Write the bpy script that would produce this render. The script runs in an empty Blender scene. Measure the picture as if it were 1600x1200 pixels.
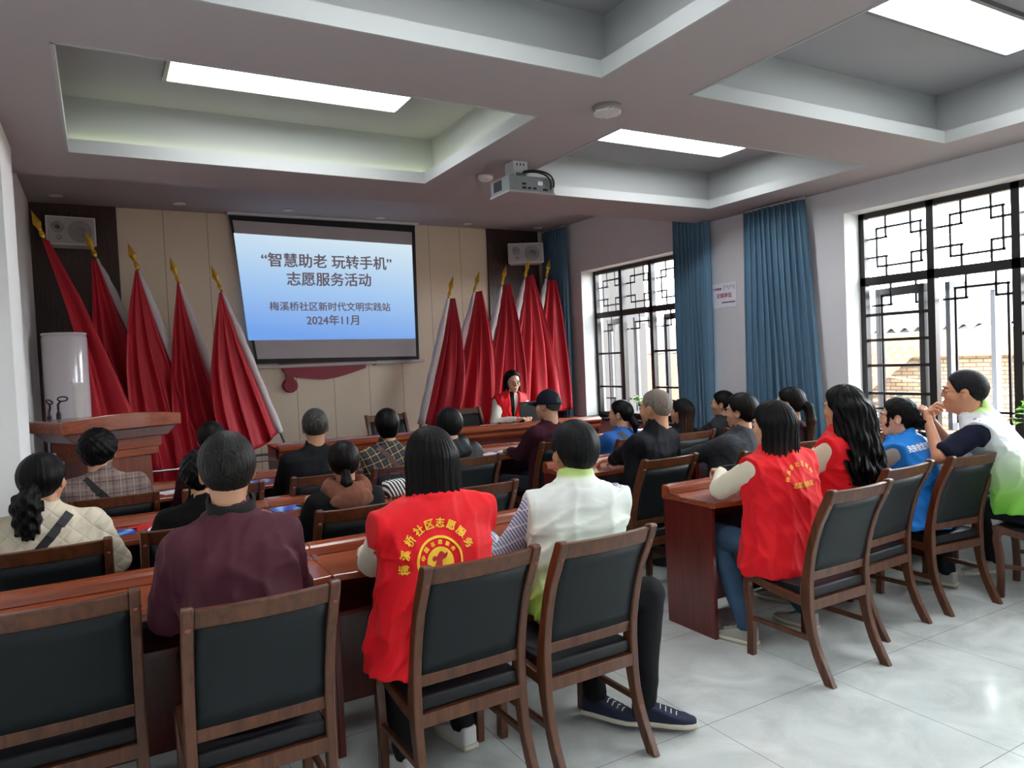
import bpy, bmesh, math, random
import numpy as np
from mathutils import Vector, Matrix
from mathutils.bvhtree import BVHTree

# ---------------------------------------------------------------- camera, world, lights
SC = bpy.context.scene
COL = SC.collection
F_PX, YAW, PITCH, ROLL, CAM_H = 1129.3, .51722, .03307, -.04438, 1.6
def cam_axes():
    f = np.array([math.sin(YAW)*math.cos(PITCH), math.cos(YAW)*math.cos(PITCH), -math.sin(PITCH)])
    rt = np.array([math.cos(YAW), -math.sin(YAW), 0]); up = np.cross(rt, f)
    return rt*math.cos(ROLL)+up*math.sin(ROLL), -rt*math.sin(ROLL)+up*math.cos(ROLL), f
_r, _u, _f = cam_axes()
cd = bpy.data.cameras.new('camera'); cam = bpy.data.objects.new('camera', cd); COL.objects.link(cam)
cam.matrix_world = Matrix(((_r[0], _u[0], -_f[0], 0), (_r[1], _u[1], -_f[1], 0), (_r[2], _u[2], -_f[2], CAM_H), (0, 0, 0, 1)))
cd.sensor_width = 36; cd.lens = F_PX/1600*36; cd.clip_start = .02
SC.camera = cam
SC.view_settings.view_transform = 'Standard'; SC.view_settings.look = 'None'
SC.view_settings.gamma = 1; SC.view_settings.use_curve_mapping = False
SC.view_settings.exposure = 1.58
SC.cycles.max_bounces = 8; SC.cycles.diffuse_bounces = 5; SC.cycles.glossy_bounces = 3
SC.cycles.transparent_max_bounces = 12; SC.cycles.sample_clamp_indirect = 6
SKY_STRENGTH = 8; PANEL_STRENGTH = 7.2; SUN_STRENGTH = 3
w = bpy.data.worlds.new('overcast_sky'); SC.world = w; w.use_nodes = True
bg = w.node_tree.nodes['Background']; bg.inputs[0].default_value = (.90, .96, 1, 1); bg.inputs[1].default_value = SKY_STRENGTH
sd = bpy.data.lights.new('sun', 'SUN'); sd.energy = SUN_STRENGTH; sd.angle = .05; sd.color = (1, .93, .82)
so = bpy.data.objects.new('sun', sd); COL.objects.link(so); so.rotation_euler = (math.radians(38), math.radians(-18), 0)

# ---------------------------------------------------------------- helpers
def lin(h):
    h = h.lstrip('#'); c = [int(h[i:i+2], 16)/255 for i in (0, 2, 4)]
    return tuple((x/12.92 if x <= .04045 else ((x+.055)/1.055)**2.4) for x in c)+(1,)
def nt(m):
    m.use_nodes = True; t = m.node_tree
    return t, t.nodes, t.links, t.nodes['Principled BSDF']
MATS = {}
def mat(name, col, rough=.6, metal=0, bump=0, bscale=60, stretch=(1, 1, 1), var=0, vscale=8, spec=.5, sheen=0, dist=.002, coat=0):
    if name in MATS: return MATS[name]
    m = bpy.data.materials.new(name); t, N, L, P = nt(m)
    P.inputs['Base Color'].default_value = lin(col); P.inputs['Roughness'].default_value = rough
    P.inputs['Metallic'].default_value = metal; P.inputs['Specular IOR Level'].default_value = spec
    if sheen: P.inputs['Sheen Weight'].default_value = sheen
    if coat: P.inputs['Coat Weight'].default_value = coat; P.inputs['Coat Roughness'].default_value = .12
    tc = N.new('ShaderNodeTexCoord'); mp = N.new('ShaderNodeMapping'); L.new(tc.outputs['Object'], mp.inputs[0]); mp.inputs['Scale'].default_value = stretch
    if bump:
        n = N.new('ShaderNodeTexNoise'); n.inputs['Scale'].default_value = bscale; n.inputs['Detail'].default_value = 4
        b = N.new('ShaderNodeBump'); b.inputs['Strength'].default_value = bump; b.inputs['Distance'].default_value = dist
        L.new(mp.outputs[0], n.inputs[0]); L.new(n.outputs[0], b.inputs['Height']); L.new(b.outputs[0], P.inputs['Normal'])
    if var:
        n = N.new('ShaderNodeTexNoise'); n.inputs['Scale'].default_value = vscale; n.inputs['Detail'].default_value = 5
        mx = N.new('ShaderNodeMix'); mx.data_type = 'RGBA'
        c = lin(col); mx.inputs[6].default_value = tuple(x*(1-var) for x in c[:3])+(1,); mx.inputs[7].default_value = tuple(min(1, x*(1+var)) for x in c[:3])+(1,)
        L.new(mp.outputs[0], n.inputs[0]); L.new(n.outputs[0], mx.inputs[0]); L.new(mx.outputs[2], P.inputs['Base Color'])
    MATS[name] = m
    return m
def wood(name, c1, c2, rough=.3, axis='X', coat=.3, scale=9):
    if name in MATS: return MATS[name]
    m = bpy.data.materials.new(name); t, N, L, P = nt(m)
    tc = N.new('ShaderNodeTexCoord'); mp = N.new('ShaderNodeMapping'); L.new(tc.outputs['Object'], mp.inputs[0])
    s = {'X': (.35, 5, 5), 'Y': (5, .35, 5), 'Z': (5, 5, .35)}[axis]; mp.inputs['Scale'].default_value = s
    n = N.new('ShaderNodeTexNoise'); n.inputs['Scale'].default_value = scale; n.inputs['Detail'].default_value = 6; n.inputs['Distortion'].default_value = .6
    r = N.new('ShaderNodeValToRGB'); r.color_ramp.elements[0].color = lin(c1); r.color_ramp.elements[1].color = lin(c2)
    r.color_ramp.elements[0].position = .3; r.color_ramp.elements[1].position = .72
    L.new(mp.outputs[0], n.inputs[0]); L.new(n.outputs[0], r.inputs[0]); L.new(r.outputs[0], P.inputs['Base Color'])
    P.inputs['Roughness'].default_value = rough; P.inputs['Coat Weight'].default_value = coat; P.inputs['Coat Roughness'].default_value = .15
    MATS[name] = m
    return m
def emis(name, col, s):
    m = bpy.data.materials.new(name); t, N, L, P = nt(m)
    P.inputs['Base Color'].default_value = (0, 0, 0, 1); P.inputs['Emission Color'].default_value = lin(col); P.inputs['Emission Strength'].default_value = s
    MATS[name] = m; return m

class MB:
    """collects shapes, builds ONE mesh object"""
    def __init__(s): s.b = bmesh.new()
    def box(s, lo, hi, bev=0, rot=None):
        lo = Vector(lo); hi = Vector(hi); c = (lo+hi)/2
        M = Matrix.Translation(c) @ (rot.to_4x4() if rot else Matrix()) @ Matrix.Diagonal((*(hi-lo), 1))
        r = bmesh.ops.create_cube(s.b, size=1, matrix=M)
        if bev:
            vs = set(r['verts']); es = [e for e in s.b.edges if e.verts[0] in vs]
            bmesh.ops.bevel(s.b, geom=es, offset=bev, segments=2, affect='EDGES', profile=.6)
        return s
    def tube(s, pts, r, n=8, cap=True):
        pts = [Vector(p) for p in pts]; rs = r if isinstance(r, (list, tuple)) else [r]*len(pts)
        rings = []; nrm = None
        for i, p in enumerate(pts):
            d = (pts[min(i+1, len(pts)-1)]-pts[max(i-1, 0)]).normalized()
            if nrm is None: nrm = d.orthogonal().normalized()
            nrm = (nrm-d*nrm.dot(d)).normalized(); bi = d.cross(nrm)
            rings.append([s.b.verts.new(p+(nrm*math.cos(a)+bi*math.sin(a))*rs[i]) for a in [2*math.pi*k/n for k in range(n)]])
        for a, b in zip(rings, rings[1:]):
            for k in range(n): s.b.faces.new((a[k], a[(k+1) % n], b[(k+1) % n], b[k]))
        if cap: s.b.faces.new(rings[0][::-1]); s.b.faces.new(rings[-1])
        return s
    def lathe(s, prof, c=(0, 0, 0), n=24, M=None):
        M = M or Matrix.Translation(c); rings = []
        for r, z in prof: rings.append([s.b.verts.new(M @ Vector((r*math.cos(2*math.pi*k/n), r*math.sin(2*math.pi*k/n), z))) for k in range(n)])
        for a, b in zip(rings, rings[1:]):
            for k in range(n): s.b.faces.new((a[k], a[(k+1) % n], b[(k+1) % n], b[k]))
        s.b.faces.new(rings[0][::-1]); s.b.faces.new(rings[-1]); return s
    def prism(s, pts, d0, d1, axis='Y', M=None):
        """polygon (two coordinates) pushed along axis from d0 to d1"""
        def P(u, v, d): return {'Y': Vector((u, d, v)), 'X': Vector((d, u, v)), 'Z': Vector((u, v, d))}[axis]
        M = M or Matrix()
        a = [s.b.verts.new(M @ P(u, v, d0)) for u, v in pts]; b = [s.b.verts.new(M @ P(u, v, d1)) for u, v in pts]
        n = len(pts)
        s.b.faces.new(a); s.b.faces.new(b[::-1])
        for k in range(n): s.b.faces.new((a[k], b[k], b[(k+1) % n], a[(k+1) % n]))
        return s
    def grid(s, nu, nv, fn, thick=0):
        g = [[s.b.verts.new(fn(i/nu, j/nv)) for j in range(nv+1)] for i in range(nu+1)]
        for i in range(nu):
            for j in range(nv): s.b.faces.new((g[i][j], g[i+1][j], g[i+1][j+1], g[i][j+1]))
        return s
    def quad(s, *p): s.b.faces.new([s.b.verts.new(q) for q in p]); return s
    def build(s, name, m, parent=None, smooth=False, bev=0):
        bmesh.ops.recalc_face_normals(s.b, faces=s.b.faces)
        me = bpy.data.meshes.new(name); s.b.to_mesh(me); s.b.free(); me.materials.append(m)
        if smooth: me.polygons.foreach_set('use_smooth', [True]*len(me.polygons))
        o = bpy.data.objects.new(name, me); COL.objects.link(o)
        if parent: o.parent = parent
        if bev:
            md = o.modifiers.new('bevel', 'BEVEL'); md.width = bev; md.segments = 2; md.limit_method = 'ANGLE'
        return o
def tag(o, label=None, cat=None, group=None, kind=None):
    if label: o['label'] = label
    if cat: o['category'] = cat
    if group: o['group'] = group
    if kind: o['kind'] = kind
    return o
def empty(name, loc, rz=0, label=None, cat=None, group=None):
    o = bpy.data.objects.new(name, None); COL.objects.link(o); o.location = loc; o.rotation_euler = (0, 0, rz); o.empty_display_size = .1
    return tag(o, label, cat, group)
KIDS = {}
def kids(o): return [c for c in COL.objects if c.parent is o]
def copy_tree(o, parent=None):
    c = o.copy(); COL.objects.link(c); c.parent = parent
    for ch in kids(o): copy_tree(ch, c)
    return c
def struct(o): o['kind'] = 'structure'; return o
def text_mesh(body, size, bold=0., res=3):
    """triangulated glyph mesh in the xy plane, centred"""
    t = bpy.data.curves.new('lettering', 'FONT'); t.body = body; t.size = size; t.resolution_u = res
    t.align_x = 'CENTER'; t.align_y = 'CENTER'
    o = bpy.data.objects.new('lettering', t); COL.objects.link(o)
    dg = bpy.context.evaluated_depsgraph_get(); dg.update()
    me = bpy.data.meshes.new_from_object(o.evaluated_get(dg))
    if bold:        # heavier strokes: shifted copies of the same glyphs
        b_ = bmesh.new()
        for dx_, dy_, dz_ in ((0, 0, 0), (bold, 0, .0004), (-bold, 0, .0008), (0, bold*.7, .0012), (0, -bold*.7, .0016)):
            n0 = len(b_.verts); b_.from_mesh(me); b_.verts.ensure_lookup_table()
            bmesh.ops.translate(b_, vec=(dx_*size, dy_*size, dz_), verts=b_.verts[n0:])
        b_.to_mesh(me); b_.free()
    bpy.data.objects.remove(o); bpy.data.curves.remove(t)
    me.materials.clear()
    return me
def put_text(body, w, M, m, parent=None, name='lettering', bold=.0, thick=0, h=None):
    """lettering of width w laid by matrix M (x along the line, y up, z out of the face)"""
    me = text_mesh(body, 1, bold)
    co = np.empty(len(me.vertices)*3); me.vertices.foreach_get('co', co); co = co.reshape(-1, 3)
    c = (co.max(0)+co.min(0))/2; wd = co[:, 0].max()-co[:, 0].min(); hh = co[:, 1].max()-co[:, 1].min()
    k = w/wd; ky = k if h is None else h/hh
    co = (co-c)*np.array([k, ky, 1])
    M = np.array(M); co = co @ M[:3, :3].T + M[:3, 3]
    me.vertices.foreach_set('co', co.ravel()); me.materials.append(m)
    o = bpy.data.objects.new(name, me); COL.objects.link(o)
    if parent: o.parent = parent
    return o

# ---------------------------------------------------------------- materials
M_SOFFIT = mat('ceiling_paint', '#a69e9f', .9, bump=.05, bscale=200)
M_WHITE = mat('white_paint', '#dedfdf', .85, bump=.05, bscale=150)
M_WALLR = mat('grey_wall_paint', '#d6d7da', .9, bump=.05, bscale=150)
M_PINK = mat('mauve_dado_paint', '#a8898d', .85)
M_DARKWOOD = wood('walnut_panel', '#33211f', '#4a322c', .45, 'Z', .1, 12)
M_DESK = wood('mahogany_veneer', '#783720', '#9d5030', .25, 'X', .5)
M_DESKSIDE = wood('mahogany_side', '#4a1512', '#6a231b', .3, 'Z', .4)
M_CHAIRWOOD = wood('dark_stained_wood', '#3f2010', '#64391f', .38, 'Z', .08)
M_LEATHER = mat('slate_leatherette', '#11181c', .5, spec=.3, bump=.25, bscale=400, dist=.0006)
M_SEAT = mat('seat_leatherette', '#131419', .5, spec=.35, bump=.25, bscale=400, dist=.0006)
M_BLACK = mat('black_plastic', '#101114', .45)
M_FRAME = mat('window_frame_black', '#1c1a1b', .4)
M_METAL = mat('steel', '#8c8c8c', .3, .9)
M_GOLD = mat('gold_plastic', '#e0b236', .3, .55)
M_RED = mat('red_flag_cloth', '#b80d24', .6, bump=.12, bscale=30, dist=.004)
M_SLEEVE = mat('white_pole_sleeve', '#d8d0d2', .7, bump=.2, bscale=60, dist=.002)
M_PAPER = mat('white_paper', '#eceef8', .7)
M_LWHITE = mat('white_plastic', '#d8d4d2', .35)
M_PRINTR = mat('red_print', '#b3203c', .6)
M_PRINTB = mat('navy_print', '#28305c', .6)
# ---------------------------------------------------------------- room shell
XL, XR, YF, YB = -.507, 5.4, 8.36, -2.6
SOF, CEIL, TRAY, STEP = 2.896, 3.32, 3.25, 5.43
# floor: pale grey veined stone tiles
def floor_mat():
    m = bpy.data.materials.new('grey_stone_tile'); t, N, L, P = nt(m)
    tc = N.new('ShaderNodeTexCoord')
    n = N.new('ShaderNodeTexNoise'); n.inputs['Scale'].default_value = 2.6; n.inputs['Detail'].default_value = 9; n.inputs['Distortion'].default_value = 1.6
    r = N.new('ShaderNodeValToRGB'); r.color_ramp.elements[0].color = lin('#bac0bd'); r.color_ramp.elements[1].color = lin('#d2d8d5')
    r.color_ramp.elements[0].position = .35; r.color_ramp.elements[1].position = .68
    L.new(tc.outputs['Object'], n.inputs[0]); L.new(n.outputs[0], r.inputs[0])
    n2 = N.new('ShaderNodeTexNoise'); n2.inputs['Scale'].default_value = 5; n2.inputs['Detail'].default_value = 4; n2.inputs['Distortion'].default_value = 2.5
    mr = N.new('ShaderNodeMapRange'); mr.inputs[1].default_value = .495; mr.inputs[2].default_value = .505; mr.interpolation_type = 'SMOOTHSTEP'
    ab = N.new('ShaderNodeMath'); ab.operation = 'SUBTRACT'; ab.inputs[1].default_value = .5; L.new(tc.outputs['Object'], n2.inputs[0]); L.new(n2.outputs[0], ab.inputs[0])
    a2 = N.new('ShaderNodeMath'); a2.operation = 'ABSOLUTE'; L.new(ab.outputs[0], a2.inputs[0])
    mr.inputs[1].default_value = 0; mr.inputs[2].default_value = .018; mr.inputs[3].default_value = .2; mr.inputs[4].default_value = 0; L.new(a2.outputs[0], mr.inputs[0])
    mx = N.new('ShaderNodeMix'); mx.data_type = 'RGBA'; mx.inputs[7].default_value = lin('#dde2df'); L.new(mr.outputs[0], mx.inputs[0]); L.new(r.outputs[0], mx.inputs[6])
    bk = N.new('ShaderNodeTexBrick'); bk.offset = 0; bk.inputs['Scale'].default_value = 1; bk.inputs['Brick Width'].default_value = .8; bk.inputs['Row Height'].default_value = .8
    bk.inputs['Mortar Size'].default_value = .0022; bk.inputs['Mortar Smooth'].default_value = .2
    mp = N.new('ShaderNodeMapping'); mp.inputs['Location'].default_value = (.22, .13, 0); L.new(tc.outputs['Object'], mp.inputs[0]); L.new(mp.outputs[0], bk.inputs[0])
    m2 = N.new('ShaderNodeMix'); m2.data_type = 'RGBA'; m2.inputs[7].default_value = lin('#8b8f8d'); L.new(bk.outputs['Fac'], m2.inputs[0]); L.new(mx.outputs[2], m2.inputs[6])
    L.new(m2.outputs[2], P.inputs['Base Color']); P.inputs['Roughness'].default_value = .16; P.inputs['Specular IOR Level'].default_value = .45
    return m
struct(MB().box((XL-.3, YB-.2, -.12), (XR+.5, YF+.3, 0)).build('floor', floor_mat()))
struct(MB().box((XL, 6.05, 0), (XR, YF, .15), .008).build('trim_1', wood('stage_carpet', '#5a1518', '#6b1c1e', .9, 'X', 0)))
struct(MB().box((XL-.3, YB, 0), (XL, YF+.1, 3.5)).build('wall_left', M_WHITE))
struct(MB().box((XL, 4.26, 0), (-.36, 4.87, SOF)).build('wall_pier', M_WHITE))
struct(MB().box((XL-.3, YB-.2, 0), (XR+.5, YB, 3.5)).build('wall_back', M_WHITE))
# front wall with recessed seams
def panel_mat():
    m = bpy.data.materials.new('beige_wall_panel'); t, N, L, P = nt(m)
    tc = N.new('ShaderNodeTexCoord'); sx = N.new('ShaderNodeSeparateXYZ'); L.new(tc.outputs['Object'], sx.inputs[0])
    a = N.new('ShaderNodeMath'); a.operation = 'SUBTRACT'; a.inputs[1].default_value = .229; L.new(sx.outputs[0], a.inputs[0])
    b = N.new('ShaderNodeMath'); b.operation = 'DIVIDE'; b.inputs[1].default_value = .4275; L.new(a.outputs[0], b.inputs[0])
    c = N.new('ShaderNodeMath'); c.operation = 'FRACT'; L.new(b.outputs[0], c.inputs[0])
    d = N.new('ShaderNodeMath'); d.operation = 'LESS_THAN'; d.inputs[1].default_value = .011; L.new(c.outputs[0], d.inputs[0])
    n = N.new('ShaderNodeTexNoise'); n.inputs['Scale'].default_value = 30; n.inputs['Detail'].default_value = 6; L.new(tc.outputs['Object'], n.inputs[0])
    mx = N.new('ShaderNodeMix'); mx.data_type = 'RGBA'; mx.inputs[6].default_value = lin('#ddcbb4'); mx.inputs[7].default_value = lin('#e6d4bd'); L.new(n.outputs[0], mx.inputs[0])
    m2 = N.new('ShaderNodeMix'); m2.data_type = 'RGBA'; m2.inputs[7].default_value = lin('#6e6156'); L.new(d.outputs[0], m2.inputs[0]); L.new(mx.outputs[2], m2.inputs[6])
    L.new(m2.outputs[2], P.inputs['Base Color']); P.inputs['Roughness'].default_value = .6
    bp = N.new('ShaderNodeBump'); bp.inputs['Strength'].default_value = .5; bp.inputs['Distance'].default_value = -.004; L.new(d.outputs[0], bp.inputs['Height']); L.new(bp.outputs[0], P.inputs['Normal'])
    return m
struct(MB().box((XL-.3, YF, 0), (XR+.5, YF+.2, 3.5)).build('wall_front', panel_mat()))
struct(MB().box((XL, YF-.03, .15), (.229, YF, CEIL)).build('trim_2', M_DARKWOOD))
struct(MB().box((4.464, YF-.03, .15), (5.238, YF, CEIL)).build('trim_3', M_DARKWOOD))

# right wall with three window openings
ZS, ZT = .84, 2.69
WINS = [(5.40, 7.59), (1.45, 3.84), (-2.1, .2)]
mb = MB(); y = YB
WT = .32
for y0, y1 in sorted(WINS):
    mb.box((XR, y, 0), (XR+WT, y0, 3.5)); mb.box((XR, y0, 0), (XR+WT, y1, ZS)); mb.box((XR, y0, ZT), (XR+WT, y1, 3.5)); y = y1
mb.box((XR, y, 0), (XR+WT, YF+.2, 3.5))
bmesh.ops.remove_doubles(mb.b, verts=mb.b.verts, dist=.0001)
struct(mb.build('wall_right', M_WALLR))
struct(MB().box((XR-.004, 4.87+.5, 0), (XR, YF, ZS)).build('trim_4', M_PINK))

# ceiling: dropped grid with trays, higher strip in front of the stage
TX = [(-.096, 2.11), (2.655, 4.90)]; TY = [(3.285, 4.835), (1.18, 2.732), (-.93, .63)]
mb = MB(); xs = [XL-.1, TX[0][0], TX[0][1], TX[1][0], TX[1][1], XR+.05]; ys = [YB, TY[2][0], TY[2][1], TY[1][0], TY[1][1], TY[0][0], TY[0][1], STEP]
LIP = .075
for i in range(5):
    for j in range(7):
        if i in (1, 3) and j in (1, 3, 5): continue
        mb.box((xs[i], ys[j], SOF), (xs[i+1], ys[j+1], SOF+LIP))
mb.box((XL-.1, STEP-.06, SOF+.02), (XR+.05, STEP, CEIL+.1))
bmesh.ops.remove_doubles(mb.b, verts=mb.b.verts, dist=.0001)
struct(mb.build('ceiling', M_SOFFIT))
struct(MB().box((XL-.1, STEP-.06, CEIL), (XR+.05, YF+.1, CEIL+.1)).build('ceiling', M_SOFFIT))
RB = .11
k = 4
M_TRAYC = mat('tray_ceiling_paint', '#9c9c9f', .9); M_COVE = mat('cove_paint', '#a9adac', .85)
for (x0, x1) in TX:
    for (y0, y1) in TY:
        k += 1
        m1 = MB()
        # white lip face
        t_ = .012
        for a, b in (((x0, y0-.001, SOF-.004), (x1, y0+t_, SOF+LIP)), ((x0, y1-t_, SOF-.004), (x1, y1+.001, SOF+LIP)), ((x0-.001, y0, SOF-.004), (x0+t_, y1, SOF+LIP)), ((x1-t_, y0, SOF-.004), (x1+.001, y1, SOF+LIP))): m1.box(a, b)
        # ledge and upstand set back
        X0, X1, Y0, Y1 = x0-RB, x1+RB, y0-RB, y1+RB; z0 = SOF+LIP
        for a, b in (((X0-.02, Y0-.02, z0), (X1+.02, Y0, TRAY+.02)), ((X0-.02, Y1, z0), (X1+.02, Y1+.02, TRAY+.02)), ((X0-.02, Y0, z0), (X0, Y1, TRAY+.02)), ((X1, Y0, z0), (X1+.02, Y1, TRAY+.02))): m1.box(a, b)
        struct(m1.build('trim_%d' % k, M_COVE))
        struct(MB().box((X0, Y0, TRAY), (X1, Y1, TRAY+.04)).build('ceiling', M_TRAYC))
# warm cove strip lying on the ledge of the front left tray
ys1 = TY[0][1]+.06
tag(MB().box((TX[0][0], ys1, SOF+LIP+.002), (TX[0][1]+.05, ys1+.02, SOF+LIP+.012)).box((TX[0][1]+.05, TY[0][0], SOF+LIP+.002), (TX[0][1]+.07, ys1, SOF+LIP+.012)).build('cove_light_strip', emis('cove_led', '#f2ffc8', 1.8)), 'glowing light strip on the hidden ledge of the front left ceiling tray', 'light strip')
# LED panels
def led_panel(x0, x1, y0, y1, label):
    t = empty('ceiling_light', ((x0+x1)/2, (y0+y1)/2, TRAY-.012), 0, label, 'ceiling light', 'recessed LED panels in the ceiling trays')
    hx, hy = (x1-x0)/2, (y1-y0)/2
    MB().box((-hx, -hy, -.004), (hx, hy, .008)).build('diffuser', MATS.get('led') or emis('led', '#fafcff', PANEL_STRENGTH), t)
    f = MB(); e = .022
    for a, b in (((-hx-e, -hy-e, -.012), (hx+e, -hy, .012)), ((-hx-e, hy, -.012), (hx+e, hy+e, .012)), ((-hx-e, -hy, -.012), (-hx, hy, .012)), ((hx, -hy, -.012), (hx+e, hy, .012))): f.box(a, b)
    f.build('frame', mat('aluminium_frame', '#77787a', .35, .6), t)
LL = ['lit LED panel in the front left ceiling tray, above the projection screen side', 'lit LED panel in the front right ceiling tray, beyond the projector', 'lit LED panel in the near left ceiling tray above the back row', 'large lit LED panel in the near right ceiling tray, top right of the picture', 'lit LED panel in the rear left ceiling tray behind the camera', 'lit LED panel in the rear right ceiling tray behind the camera']
n = 0
for j, (cy) in enumerate((4.29, 2.08, -.2)):
    for i, (a, b) in enumerate(((.41, 1.74), (3.28, 4.63))):
        led_panel(a, b, cy-.14, cy+.14, LL[n]); n += 1

# downlights in the front ceiling strip
dl = []
def cz(p, q): return None
def downlight(x, y, label):
    t = empty('downlight', (x, y, CEIL), 0, label, 'downlight', 'round downlights over the stage')
    MB().lathe([(.058, 0), (.06, -.006), (.045, -.01), (.043, -.004)], n=20).build('trim_ring', M_LWHITE, t, True)
    MB().lathe([(.042, -.003), (.03, -.001)], n=20).build('lens', mat('frosted_lens', '#8f9092', .3), t)
for x, y, lb in ((-.264, 7.957, 'small round ceiling downlight nearest the left wall'), (.788, 7.983, 'small round ceiling downlight above the third flag'), (1.855, 7.962, 'small round ceiling downlight left above the projection screen'), (2.926, 8.064, 'small round ceiling downlight right above the projection screen'), (4.081, 8.1, 'small round ceiling downlight right of the screen, above the first right flag'), (5.105, 8.1, 'small round ceiling downlight nearest the right curtain')):
    downlight(x, y, lb)
# smoke detector and slatted sounder
t = empty('smoke_detector', (2.42, 4.5, SOF), 0, 'flat round white smoke detector beside the projector bracket', 'smoke detector')
MB().lathe([(.055, 0), (.055, -.015), (.045, -.03), (.0, -.032)], n=24).build('housing', M_LWHITE, t, True)
MB().lathe([(.052, -.031), (.028, -.031), (.028, -.034), (.0, -.035)][1:], n=16).build('sensor_cap', M_WHITE, t, True)
t = empty('ceiling_sounder', (2.365, 3.03, SOF), .5, 'round white slatted vent on the ceiling beam, nearer than the projector', 'ceiling vent')
MB().lathe([(.075, 0), (.075, -.02), (.07, -.03), (.0, -.03)], n=28).build('housing', mat('painted_gap_shade', '#8d8886', .6), t, True)  # housing coloured darker to paint in the shade between the slats
sl = MB()
for i in range(-3, 4):
    h = math.sqrt(max(.0001, .07**2-(i*.02)**2)); sl.box((i*.02-.004, -h, -.042), (i*.02+.004, h, -.028))
sl.build('slats', M_LWHITE, t)

# ---------------------------------------------------------------- windows
def glass_mat():
    m = bpy.data.materials.new('window_glass'); m.use_nodes = True; t = m.node_tree; N = t.nodes; L = t.links
    N.clear(); out = N.new('ShaderNodeOutputMaterial'); mx = N.new('ShaderNodeMixShader'); tr = N.new('ShaderNodeBsdfTransparent'); gl = N.new('ShaderNodeBsdfGlossy')
    tr.inputs[0].default_value = (.95, .97, .96, 1); gl.inputs['Roughness'].default_value = .02; fr = N.new('ShaderNodeFresnel')
    ge = N.new('ShaderNodeNewGeometry'); io = N.new('ShaderNodeMapRange'); io.inputs[3].default_value = 1.45; io.inputs[4].default_value = 1/1.45
    L.new(ge.outputs['Backfacing'], io.inputs[0]); L.new(io.outputs[0], fr.inputs[0])
    L.new(fr.outputs[0], mx.inputs[0]); L.new(tr.outputs[0], mx.inputs[1]); L.new(gl.outputs[0], mx.inputs[2]); L.new(mx.outputs[0], out.inputs[0]); return m
M_GLASS = glass_mat()
M_GRILLE = mat('lattice_bar', '#1b1520', .4)
M_SASH = mat('sash_grey', '#3a3a3e', .4)
def lattice(mb, x, y0, y1, z0, z1, a=.085, b=.165, r=.0085, half=False):
    """corner-square lattice; bars run to the frame"""
    def bar(p, q): mb.box((x-r, min(p[0], q[0])-r, min(p[1], q[1])-r), (x+r, max(p[0], q[0])+r, max(p[1], q[1])+r))
    A0, A1, B0, B1 = y0+a, y1-a, z0+a, z1-a
    bar((A0, B0), (A0, B1)); bar((A1, B0), (A1, B1)); bar((A0, B1), (A1, B1)); bar((A0, B0), (A1, B0))
    for sy, ey in ((y0, 1), (y1, -1)):
        for sz, ez in ((z0, 1), (z1, -1)):
            bar((sy+ey*b, sz), (sy+ey*b, sz+ez*b)); bar((sy, sz+ez*b), (sy+ey*b, sz+ez*b))
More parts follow.
